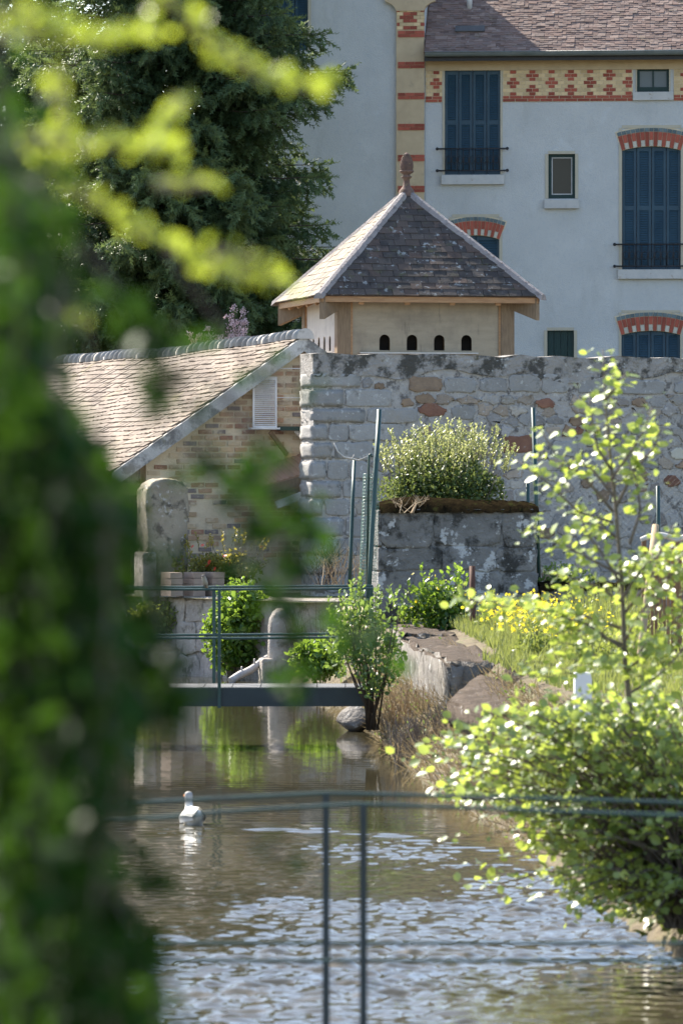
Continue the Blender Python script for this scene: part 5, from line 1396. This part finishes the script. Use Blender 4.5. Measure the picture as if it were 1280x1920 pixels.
dry_weeds('dry_weeds', 'small tuft of dry stalks on the moss cap', 745, 775, 925, 962, 61.9, 10, M['drystalk'])
dry_weeds('dry_weeds', 'bundle of dark canes leaning in the shade behind the fence post', 590, 640, 1010, 1100, 67.5, 40, M['bark'])
dry_weeds('dry_weeds', 'withered grass hanging on the bank face below the bush', 715, 800, 1280, 1400, 51.0, 80, M['drystalk'])

# rough cover on the bank slope
def bank_cover():
    n = 9000; zz = rng.uniform(36, 61, n); off = rng.uniform(.02, 1.0, n); e = np.interp(zz, [a for a, b in RIGHT], [b for a, b in RIGHT])
    h = np.interp(off, [0, .08, .28, .5, .75, 1.05], [-.05, .10, .22, .36, .58, .86])
    d = np.stack([rng.normal(-.5, .4, n), rng.normal(-.1, .4, n), rng.normal(.6, .4, n)], 1); sc = np.stack([rng.uniform(.08, .30, n), rng.uniform(.006, .014, n), rng.uniform(.05, .3, n)], 1)
    me = scatter('dry_undergrowth', BLADE_V, BLADE_F, np.stack([e + off, zz, h - .03], 1), frames(d, unit(n)), sc, leaf_mat('dry_grass', (.10, .075, .045), (.34, .27, .17), (.35, .27, .14), .8, .25, .1), rng.random(n))
    tag(link('dry_undergrowth', me), 'dry straw-coloured undergrowth on the bank slope', kind='stuff')
    n = 3600; zz = rng.uniform(37, 60, n); cl = np.sin(zz * 2.1) + np.sin(zz * 5.3 + 1) + rng.normal(0, .6, n); ok = cl > .1; zz = zz[ok]; n = len(zz); off = rng.uniform(.0, 1.0, n); e = np.interp(zz, [a for a, b in RIGHT], [b for a, b in RIGHT])
    h = np.interp(off, [0, .08, .28, .5, .75, 1.05], [-.05, .10, .22, .36, .58, .86]) + rng.uniform(0, .12, n)
    me = scatter('green_undergrowth', LEAF_V, LEAF_F, np.stack([e + off, zz, h], 1), frames(unit(n, .4)), rng.uniform(.02, .05, n), M['leaf_bank'], rng.random(n))
    tag(link('green_undergrowth', me), 'low green weeds on the bank slope', kind='stuff')
bank_cover()

# grass and yellow flowers
def grass_patch(n, xr, zr, h, name, dens=None):
    px = rng.uniform(*xr, n); zz = rng.uniform(*zr, n); e = np.interp(zz, [a for a, b in RIGHT], [b for a, b in RIGHT])
    x = px; ok = x > e + .85
    for i in range(3):
        pass
    inside_ret = (zz > 48.8) & (zz < 61.2) & (x < np.interp(zz, [49, 53.5, 57.5, 61], [1.62, 1.48, 1.34, 1.24])) & (x > .5)
    ok &= ~inside_ret; x = x[ok]; zz = zz[ok]; m = len(x)
    pos = np.stack([x, zz, np.full(m, .95)], 1); d = np.stack([rng.normal(0, .25, m), rng.normal(0, .25, m), np.ones(m)], 1)
    sc = np.stack([h * rng.uniform(.45, 1.2, m), rng.uniform(.008, .016, m), h * rng.uniform(.5, 1.2, m)], 1)
    me = scatter(name, BLADE_V, BLADE_F, pos, frames(d, unit(m) * np.array([[1, 1, .1]])), sc, M['grass'], np.clip(rng.normal(.5, .25, m), 0, 1))
    return me, pos
me, gp = grass_patch(34000, (.6, 5.5), (40, 61.5), .15, 'grass'); tag(link('grass', me), 'long sunlit grass on the right bank', kind='stuff')
me, _ = grass_patch(900, (1.7, 4.2), (44, 58), .36, 'tall_grass'); tag(link('tall_grass', me), 'tall thin grass stalks before the low wall', kind='stuff')
me, _ = grass_patch(700, (2.7, 3.4), (56, 60), .5, 'wild_grass'); tag(link('wild_grass', me), 'tuft of tall wild grass before the low wall', kind='stuff')
fp = []
for k in range(520):
    Z = rng.uniform(50, 60); px = rng.normal(985, 55); py = HY + (CZ - .95 - rng.uniform(.18, .42)) / Z * F
    fp.append(tuple(P(px, py, Z)))
for k in range(90):
    Z = rng.uniform(48, 58); fp.append(((rng.uniform(950, 1150) - CX) / F * Z, Z, .95 + rng.uniform(.15, .4)))
fp = [p for p in fp if p[0] > np.interp(p[1], [49, 53.5, 57.5, 61], [1.62, 1.48, 1.34, 1.24])]
me = petals('yellow_flowers', fp, .020, M['yellow']); fo = link('yellow_flowers', me); tag(fo, 'patch of small yellow flowers in the grass', kind='stuff')
st = scatter('flower_stalks', BLADE_V, BLADE_F, np.array([(p[0], p[1], .93) for p in fp]), frames(np.tile([[0, 0, 1.0]], (len(fp), 1)) + rng.normal(0, .01, (len(fp), 3))), np.stack([np.array([p[2] - .93 for p in fp]), np.full(len(fp), .007), np.full(len(fp), .01)], 1), M['grass'], rng.uniform(.3, .9, len(fp)))
link('flower_stalks', st, fo)
hp_ = [tuple(P(rng.normal(826, 40), rng.uniform(1075, 1140), 59.8)) for _ in range(14)]
tag(link('flower', petals('flower', hp_, .02, M['yellow']), None), kind='stuff')
bpy.data.objects['flower'].parent = bpy.data.objects['dark_herb']; bpy.data.objects['flower'].location = -Vector(bpy.data.objects['dark_herb'].location)
rp_ = [tuple(P(rng.uniform(340, 495), rng.uniform(1012, 1075), 69.5)) for _ in range(10)]
o = link('flower', petals('flower', rp_, .035, M['redpetal']), bpy.data.objects['rose_bush']); o.location = -Vector(bpy.data.objects['rose_bush'].location); tag(o, kind='stuff')

# spruces
def spruce(px, TZ, Ht, Rk, zlow, dens, label, clip=None):
    bx = (px - CX) / F * TZ; base = Vector((bx, TZ, 1.0)); root = empty('spruce_tree', base); tag(root, label, 'tree', 'dark spruces behind the wash-house')
    tr = MB(); tr.tube([(0, 0, 0), (0, 0, Ht * .35), (0, 0, Ht * .7), (0, 0, Ht)], [.30, .22, .13, .02], 10); tr.build('trunk', M['bark'], root)
    SV = []; SF = []
    def tri(a, b, c): n = len(SV); SV.extend([a, b, c]); SF.append((n, n + 1, n + 2))
    for k in range(8):
        x = .02 + k * .12; L_ = .34 * (1 - .45 * k / 8)
        for s in (-1, 1):
            ang = .75; dz = .16 if k % 2 else -.10
            tri((x - .02, 0, 0), (x + .085, s * .012, .0), (x + L_ * math.cos(ang), s * L_ * math.sin(ang), dz * L_ * 2))
    tri((0, -.05, 0), (0, .05, 0), (1.05, 0, .02)); tri((.2, 0, -.08), (.5, 0, .26), (.62, 0, .0))
    pos = []; dirs = []; scl = []; tint = []; br = MB()
    z = zlow
    while z < Ht - .5:
        Rm = Rk * (1 - (z / Ht)) ** .55 * (1 + .10 * math.sin(z * 2.3))
        a0 = rng.uniform(0, 6.28); nb_ = 10 if z < 11.5 else 6
        for k in range(nb_):
            a = a0 + 2 * math.pi * k / nb_ + rng.normal(0, .15); L_ = Rm * rng.uniform(.68, 1.14); front = -math.sin(a)
            if front < -.3 and rng.random() < .7: continue
            out = np.array([math.cos(a), math.sin(a), 0]); side = np.array([-math.sin(a), math.cos(a), 0])
            def bp(t): return np.array([0, 0, z]) + out * L_ * t + np.array([0, 0, 1]) * (L_ * (.12 * t - .50 * t * t + .34 * t ** 3))
            br.tube([bp(t) for t in (0, .35, .7, 1)], [.035, .024, .014, .006], 4, False)
            nl = max(6, int(L_ * dens))
            for j in range(nl):
                t = .10 + .90 * (j + rng.random()) / nl
                for s in (-1, 1):
                    p = bp(t); ll = (.80 * (1 - t) + .24) * rng.uniform(.7, 1.25) * min(1, L_ / 2)
                    dl = out * .5 + side * s * .7 + np.array([0, 0, -.62 + rng.normal(0, .2)]); dl /= np.linalg.norm(dl)
                    m = max(2, int(ll / .15))
                    for q in range(m):
                        f = (q + .2) / m; pos.append(p + dl * ll * f + np.array([0, 0, -.25 * ll * f * f])); dirs.append(dl + rng.normal(0, .3, 3)); scl.append(rng.uniform(.22, .36)); tint.append(.2 + .4 * f * t + rng.uniform(-.15, .2) + (.25 if t > .85 else 0))
            for q in range(5):
                pos.append(bp(.84 + .04 * q)); dirs.append(out + np.array([0, 0, .35]) + rng.normal(0, .22, 3)); scl.append(.28); tint.append(.95)
        z += .27 if z < 11.5 else .6
    pos = np.array(pos); keep = np.ones(len(pos), bool)
    if clip: keep = ~((pos[:, 0] + bx > clip[0]) & (pos[:, 1] + TZ > clip[1]))
    print('sprigs', keep.sum())
    me = scatter('crown', SV, SF, pos[keep], frames(np.array(dirs)[keep]), np.array(scl)[keep], M['spruce'], np.clip(np.array(tint)[keep], 0, 1), smooth=False)
    link('crown', me, root); tag(br.build('branch', M['bark'], root), kind='stuff')
spruce(335, 87.0, 18.5, 3.4, 4.2, 11, 'big dark spruce tree standing left of the pale house', (-2.2, 89.4))
spruce(30, 97.0, 12.2, 3.6, 3.5, 8, 'smaller dark spruce behind the far end of the wash-house roof')

# pink-flowering tamarisks behind the wash-house ridge
def tamarisk(px, py, Z, w, h, n, label):
    c = P(px, py, Z); base = Vector((c.x, Z, 1.0)); root = empty('flowering_tamarisk', base); tag(root, label, 'shrub', 'pink shrubs behind the wash-house ridge')
    st = MB(); pos = []; dirs = []; sc = []
    for k in range(n):
        t = Vector(P(px + rnd.uniform(-w, w), py - abs(rnd.gauss(0, .45)) * h, Z + rnd.uniform(-.3, .3))); b = Vector((base.x + (t.x - base.x) * .55, Z, t.z - rnd.uniform(.5, .9)))
        bend = Vector((rnd.uniform(-.25, .25), 0, rnd.uniform(-.05, .15))); pts = [b, b.lerp(t, .6) + bend * .4, t, t + Vector((bend.x * .5, 0, -.04))]
        st.tube([Vector((0, 0, .5))] + [p - base for p in pts], [.02, .015, .01, .006, .003], 5, False)
        for i in range(90):
            f = rnd.uniform(.15, 1.0) * (len(pts) - 1); i0 = min(int(f), len(pts) - 2); p = pts[i0].lerp(pts[i0 + 1], f - i0)
            pos.append(p - base + Vector((rnd.gauss(0, .022), rnd.gauss(0, .022), rnd.gauss(0, .022)))); dirs.append((rnd.gauss(0, 1), rnd.gauss(0, 1), rnd.gauss(.4, 1))); sc.append(rnd.uniform(.02, .045))
    m = len(pos); me = scatter('blossom', LEAF_V, LEAF_F, np.array(pos), frames(np.array(dirs)), np.array(sc), M['pink'], rng.random(m)); link('blossom', me, root); tag(st.build('stem', M['greystem'], root), kind='stuff')
tamarisk(405, 640, 82, 55, 40, 26, 'pale pink flowering shrub showing above the wash-house ridge near its gable')
tamarisk(446, 612, 82.3, 14, 45, 8, 'tall pink flower spikes rising highest above the wash-house ridge')
tamarisk(112, 655, 88, 18, 50, 9, 'pinkish spiky shrub at the far end of the wash-house ridge')

# leafy young tree on the near right bank: stems, individual leaves, and a bushy mass
def quince():
    Z0 = 28.0; base = P(1330, 1790, Z0); base.z = .25
    root = empty('leafy_sapling', (base.x, Z0, .25)); tag(root, 'young tree with glossy yellow-green leaves rising on the right above the bush', 'tree'); b0 = Vector((base.x, Z0, .25))
    st = MB(); leaves = []
    def path(pts, r0, r1, dz=0.0):
        v = [P(px, py, Z0 + dz + k * .02) for k, (px, py) in enumerate(pts)]
        n = len(v); st.tube([p - b0 for p in v], [lerp(r0, r1, i / (n - 1)) for i in range(n)], 6); return v
    def leaf_along(v, t0, n, size=(.055, .088)):
        n = int(n * 1.5)
        seg = [0]; 
        for a, b in zip(v, v[1:]): seg.append(seg[-1] + (b - a).length)
        for k in range(n):
            t = lerp(t0, 1, (k + .5) / n) * seg[-1]; i = max(j for j in range(len(seg) - 1) if seg[j] <= t + 1e-9); f = (t - seg[i]) / max(seg[i + 1] - seg[i], 1e-6); p = v[i].lerp(v[i + 1], min(f, 1)); ax = (v[i + 1] - v[i]).normalized()
            a = k * 2.4 + rnd.uniform(-.4, .4); o1 = ax.orthogonal().normalized(); o2 = ax.cross(o1); d = (ax * .35 + (o1 * math.cos(a) + o2 * math.sin(a))); d.z *= .5; d.normalize()
            leaves.append((p + d * .015, d, rnd.uniform(*size)))
    main = path([(1335, 1780), (1250, 1560), (1190, 1400), (1172, 1250), (1166, 1100), (1155, 960), (1142, 840), (1134, 750), (1130, 655)], .022, .003)
    leaf_along(main[5:], .15, 18)
    subs = [([(1150, 960), (1100, 900), (1040, 850), (1010, 800)], 9), ([(1150, 980), (1085, 960), (1020, 900), (968, 862)], 11), ([(1145, 880), (1120, 840), (1108, 780), (1104, 740)], 8), ([(1145, 900), (1180, 850), (1205, 810), (1222, 765)], 12), ([(1155, 950), (1190, 880), (1225, 840), (1240, 800)], 10),
            ([(1166, 1080), (1110, 1050), (1050, 1020), (995, 985)], 14), ([(1166, 1100), (1130, 1040), (1100, 1000), (1085, 960)], 9), ([(1168, 1120), (1200, 1070), (1235, 1040), (1262, 985)], 9), ([(1170, 1180), (1080, 1150), (960, 1140), (850, 1120)], 22), ([(1172, 1220), (1100, 1170), (1030, 1150), (985, 1135)], 12),
            ([(1172, 1200), (1220, 1120), (1255, 1080), (1285, 1030)], 12), ([(1175, 1260), (1225, 1210), (1260, 1170), (1300, 1120)], 12), ([(1180, 1300), (1230, 1270), (1270, 1230), (1310, 1180)], 10), ([(1170, 1210), (1120, 1190), (1070, 1180), (1040, 1190)], 9), ([(1134, 750), (1160, 720), (1172, 700)], 4), ([(1160, 1010), (1120, 985), (1085, 975)], 7), ([(1150, 930), (1110, 880), (1080, 860), (1045, 875)], 8), ([(1168, 1130), (1120, 1100), (1075, 1085), (1030, 1075)], 9), ([(1170, 1150), (1210, 1100), (1230, 1060), (1240, 1020)], 8), ([(1180, 1020), (1200, 960), (1195, 905), (1180, 870)], 10)]
    for pts, n in subs: leaf_along(path(pts, .009, .003, rnd.uniform(-.15, .15)), .3, n)
    tag(st.build('stem', M['greystem'], root), kind='stuff')
    LV = np.array(LEAF_V) * np.array([1, 1.3, 1]); lm = []
    for k in range(4):
        me = np_mesh('leaf', LV, [np.array([f for f in LEAF_F if len(f) == 4]), np.array([f for f in LEAF_F if len(f) == 3])], M['leaf_quince'], np.full(len(LV), (.35, .6, .8, 1.0)[k])); lm.append(me)
    for p, d, s in leaves:
        Fm = frames(np.array([d]), np.array([[rnd.gauss(-.5, .55), rnd.gauss(-.45, .55), 1]]))[0]
        o = link('leaf', lm[rnd.randrange(4)], root); o.matrix_local = Matrix.Translation(p - b0) @ Matrix(Fm.tolist()).to_4x4() @ Matrix.Diagonal((s, s, s, 1))
    print('sapling leaves', len(leaves))
    pe = []; de = []; se = []
    for p, d, s in leaves:
        for _ in range(2):
            pe.append(p - b0 + Vector((rnd.gauss(0, .05), rnd.gauss(0, .08), rnd.gauss(0, .05)))); de.append((rnd.gauss(0, 1), rnd.gauss(0, 1), rnd.gauss(0, .5))); se.append(rnd.uniform(.028, .06))
    tw = MB()
    for _ in range(80):
        py = rnd.uniform(1040, 1345); px = rnd.uniform(interp(py, [(1040, 1060), (1130, 900), (1200, 960), (1345, 900)]), 1300)
        if rnd.random() < .35: px = rnd.uniform(1170, 1300)
        dz = rnd.uniform(-.4, .5); t = P(px, py, Z0 + dz); m0 = min(main, key=lambda q: abs(q.z - (t.z - .12))); a = m0.lerp(t, rnd.uniform(.45, .7)); tw.tube([a - b0, a.lerp(t, .5) - b0 + Vector((0, 0, .02)), t - b0], [.004, .003, .002], 4, False)
        for _k in range(9):
            pe.append(a.lerp(t, rnd.uniform(.3, 1.1)) - b0 + Vector((rnd.gauss(0, .025), rnd.gauss(0, .04), rnd.gauss(0, .025)))); de.append((rnd.gauss(0, 1), rnd.gauss(0, 1), rnd.gauss(0, .5))); se.append(rnd.choice((.03, .042, .055, .07)) * rnd.uniform(.85, 1.15))
    tag(tw.build('twig', M['greystem'], root), kind='stuff')
    mm = len(pe); tag(link('small_leaves', scatter('small_leaves', LV, LEAF_F, np.array(pe), frames(np.array(de), rng.normal(size=(mm, 3)) * .6 + np.array([[-.5, -.45, 1]])), np.array(se), M['leaf_quince'], rng.random(mm)), root), kind='stuff')
    # bush mass
    b2 = P(1260, 1760, 28.4); b2.z = .2; rb = empty('glossy_bush', b2); tag(rb, 'dense bush of glossy light green leaves overhanging the rippled water', 'bush')
    st = MB(); pos = []; dirs = []; sc = []; tt = []
    outline = [(745, 1415), (790, 1400), (850, 1350), (900, 1330), (960, 1370), (1010, 1320), (1060, 1350), (1120, 1330), (1180, 1330), (1230, 1310), (1290, 1270), (1330, 1300), (830, 1480), (900, 1450), (950, 1500), (880, 1620), (930, 1690), (860, 1660), (820, 1580), (960, 1580), (1010, 1640), (1060, 1730), (1100, 1690), (1150, 1740), (1200, 1760), (1260, 1750), (1320, 1700), (905, 1665), (985, 1690), (1040, 1600), (1090, 1560), (780, 1445)]
    targets = [(px, py) for px, py in outline]
    while len(targets) < 620:
        px, py = rnd.uniform(800, 1340), rnd.uniform(1200, 1735)
        lo = interp(px, [(800, 1385), (880, 1335), (1000, 1305), (1340, 1270)]); hi = interp(px, [(860, 1500), (960, 1560), (1040, 1680), (1100, 1720), (1340, 1760)])
        if lo < py < hi: targets.append((px, py))
    for px, py in targets:
        dz = rnd.uniform(-1.1, 1.1); t = P(px, py, 28.3 + dz); a = b2 + Vector((rnd.uniform(-.05, .25), rnd.uniform(-.3, .3), 0)); L_ = (t - a).length
        mid = a.lerp(t, .5) + Vector((.05, 0, .14 * L_)); pts = [a, a.lerp(mid, .5) + Vector((0, 0, .04)), mid, mid.lerp(t, .5) + Vector((0, 0, .04)), t]
        st.tube([p - b2 for p in pts], [.010, .008, .006, .004, .002], 5, False)
        n = int(11 + 4 * L_)
        for k in range(n):
            f = (1 - .75 * (k / n) * rnd.uniform(.3, 1)) * 4; i0 = min(int(f), 3); p = pts[i0].lerp(pts[i0 + 1], f - i0); ax = (pts[i0 + 1] - pts[i0]).normalized(); o1 = Vector((rnd.gauss(0, 1), rnd.gauss(0, 1), rnd.gauss(.3, 1))); d = (ax * .4 + o1.normalized()); d.z *= .6; d.normalize()
            pos.append(p - b2 + d * .02); dirs.append(d); sc.append(rnd.choice((.028, .036, .044, .052, .060, .072)) * rnd.uniform(.85, 1.15)); tt.append(rnd.uniform(0, 1))
    m = len(pos); print('bush leaves', m)
    me = scatter('foliage', LV, LEAF_F, np.array(pos), frames(np.array(dirs), rng.normal(size=(m, 3)) * .55 + np.array([[-.5, -.45, 1]])), np.array(sc), M['leaf_quince'], np.array(tt)); tag(link('foliage', me, rb), kind='stuff'); tag(st.build('stem', M['greystem'], rb), kind='stuff')
quince()

# hanging creeper close to the camera on the left
def creeper():
    base = Vector((-.62, 4.7, .9)); root = empty('hanging_creeper', base); tag(root, 'dark leafy creeper hanging close by on the left, far out of focus', 'creeper')
    tr = MB(); tr.tube([(0, 0, -.2), (.02, .02, 1.2), (-.03, 0, 2.4), (0, 0, 3.6)], [.16, .14, .13, .10], 10); tr.build('trunk', M['bark'], root)
    bnd = [(-60, 20), (100, 40), (250, 70), (330, 95), (430, 120), (520, 140), (600, 115), (660, 100), (720, 108), (780, 135), (850, 190), (950, 225), (1050, 205), (1150, 225), (1250, 265), (1350, 235), (1450, 225), (1550, 205), (1650, 225), (1750, 250), (1850, 285), (2000, 320)]
    pos = []; dirs = []; sc = []; tt = []; st = MB()
    def leaf(p, s, t, dr=None):
        pos.append(p - base); dirs.append(dr if dr is not None else (rnd.gauss(0, 1), rnd.gauss(0, .8), rnd.gauss(-.5, .8))); sc.append(s); tt.append(t)
    for k in range(400):
        Z = rnd.uniform(4.6, 6.8); x0 = 290 - abs(rnd.gauss(0, 1)) * 230; y0 = rnd.uniform(-150, 900) if rnd.random() < .6 else rnd.uniform(500, 1900); ln = rnd.uniform(350, 1100); tint = min(1, max(0, rnd.gauss(.35, .28))); ph = rnd.uniform(0, 6); am = rnd.uniform(5, 30); prev = []
        step = rnd.uniform(14, 22); y = y0; wisp = rnd.gauss(0, 32); lean = rnd.uniform(-.12, .16)
        while y < min(y0 + ln, 2150):
            x = x0 + (y - y0) * lean + am * math.sin(y * .012 + ph)
            if x < interp(y, bnd) - (38 if y < 1000 else 50) + wisp + rnd.gauss(0, 10) and not (y < 330 and rnd.random() < .5):
                prev.append(P(x, y, Z)); leaf(P(x + rnd.gauss(0, 16), y, Z + rnd.gauss(0, .03)), rnd.uniform(.022, .046), min(1, max(0, tint + rnd.gauss(0, .15))), (rnd.gauss(0, .8), rnd.gauss(0, .6), rnd.gauss(-.7, .5)))
            y += step
        if len(prev) > 2: st.tube([p - base for p in prev[::3]] if len(prev) > 6 else [p - base for p in prev], .002, 4, False)
    strands = [([(210, 540), (270, 610), (300, 680), (295, 745)], 46, .6, 5.2), ([(330, 700), (370, 790), (400, 880)], 18, .25, 5.2), ([(480, 830), (500, 900), (520, 1010), (530, 1120), (540, 1220), (560, 1310)], 85, .7, 6.2), ([(560, 930), (570, 1020), (560, 1110)], 34, 1.0, 6.2), ([(470, 690), (520, 700), (570, 705)], 7, 1.0, 6.0), ([(600, 1120), (650, 1180), (700, 1230)], 12, 1.0, 6.4), ([(380, 880), (450, 930), (470, 1060)], 26, .3, 5.6),
               ([(240, 1000), (300, 1150), (325, 1270), (330, 1360)], 44, .4, 5.0), ([(220, 1230), (270, 1300), (310, 1350), (350, 1370)], 24, .5, 5.0), ([(200, 1450), (240, 1560), (300, 1680)], 20, .15, 4.8), ([(200, 1640), (260, 1760), (330, 1880), (360, 1990)], 46, .5, 4.8), ([(480, 1590), (540, 1610)], 5, .6, 5.6), ([(270, 1300), (290, 1370)], 8, .9, 5.2)]
    for pts, n, tint, Z in strands:
        v = [P(px, py, Z) for px, py in pts]; st.tube([P(pts[0][0] - 160, pts[0][1] - 220, Z) - base] + [p - base for p in v], .0022, 5, False)
        for k in range(n):
            f = rnd.random() * (len(v) - 1); i = min(int(f), len(v) - 2); p = v[i].lerp(v[i + 1], f - i) + Vector((rnd.gauss(0, .012), rnd.gauss(0, .03), rnd.gauss(0, .012))); leaf(p, rnd.uniform(.022, .040), min(1, max(0, tint + rnd.gauss(0, .2))))
    m = len(pos); me = scatter('foliage', LEAF_V, LEAF_F, np.array(pos), frames(np.array(dirs)), np.array(sc), M['leaf_ivy'], np.array(tt)); link('foliage', me, root)
    tag(st.build('stem', M['greystem'], root), kind='stuff')
    # sunlit sprays
    pos = []; dirs = []; sc = []; tt = []; st = MB()
    sprays = [([(-60, 70), (60, 62), (150, 75), (230, 72), (300, 55)], 70, 4.2), ([(270, -40), (350, 30), (390, 75), (450, 115), (500, 148), (560, 162), (625, 160)], 60, 4.3), ([(60, 260), (150, 275), (230, 270), (300, 285), (350, 275)], 54, 4.3), ([(280, 280), (310, 215), (350, 190)], 20, 4.3), ([(40, 250), (120, 340), (200, 390), (260, 430), (330, 470), (420, 510), (550, 530)], 80, 4.3), ([(100, 130), (120, 220), (110, 300)], 22, 4.3), ([(290, 345), (350, 350), (400, 345)], 9, 4.5), ([(400, 470), (480, 490)], 8, 4.3), ([(130, 560), (160, 620)], 8, 4.4), ([(-40, 20), (60, 30), (140, 70)], 22, 4.2)]
    for pts, n, Z in sprays:
        Z += 1.4; n = int(n * 2.3)
        v = [P(px, py, Z + .03 * k) for k, (px, py) in enumerate(pts)]; st.tube([p - base for p in v], [lerp(.006, .0025, i / (len(v) - 1)) for i in range(len(v))], 6, False)
        for k in range(n):
            f = rnd.random() * (len(v) - 1); i = min(int(f), len(v) - 2); p = v[i].lerp(v[i + 1], f - i) + Vector((rnd.gauss(0, .005), rnd.gauss(0, .02), rnd.gauss(.003, .0055)))
            pos.append(p - base); dirs.append((rnd.gauss(.2, 1), rnd.gauss(0, .8), rnd.gauss(.2, .7))); sc.append(rnd.uniform(.009, .020)); tt.append(rnd.random())
    m = len(pos); r2_ = empty('sunlit_creeper_shoot', base); tag(r2_, 'backlit yellow-green creeper shoots arching across the top left, far out of focus', 'creeper')
    link('foliage', scatter('foliage', LEAF_V, LEAF_F, np.array(pos), frames(np.array(dirs)), np.array(sc), M['leaf_spray'], np.array(tt)), r2_); tag(st.build('stem', M['palebark'], r2_), kind='stuff')
creeper()

# washing slabs at the far left of the pool
for i, (px, py) in enumerate(((100, 1205), (190, 1212))):
    c = P(px, py, 66.5 + i * .3); m_ = MB().box(-.32, .32, -.25, .25, -.6, 0)
    o = m_.build('washing_slab', M['quaystone'], None, c, R(-8), bevel=.03); tag(o, ('pale washing slab at the waterside seen through the creeper, further from the quay plant', 'small pale washing slab at the waterside, nearer to the trailing plant')[i], 'stone slab')
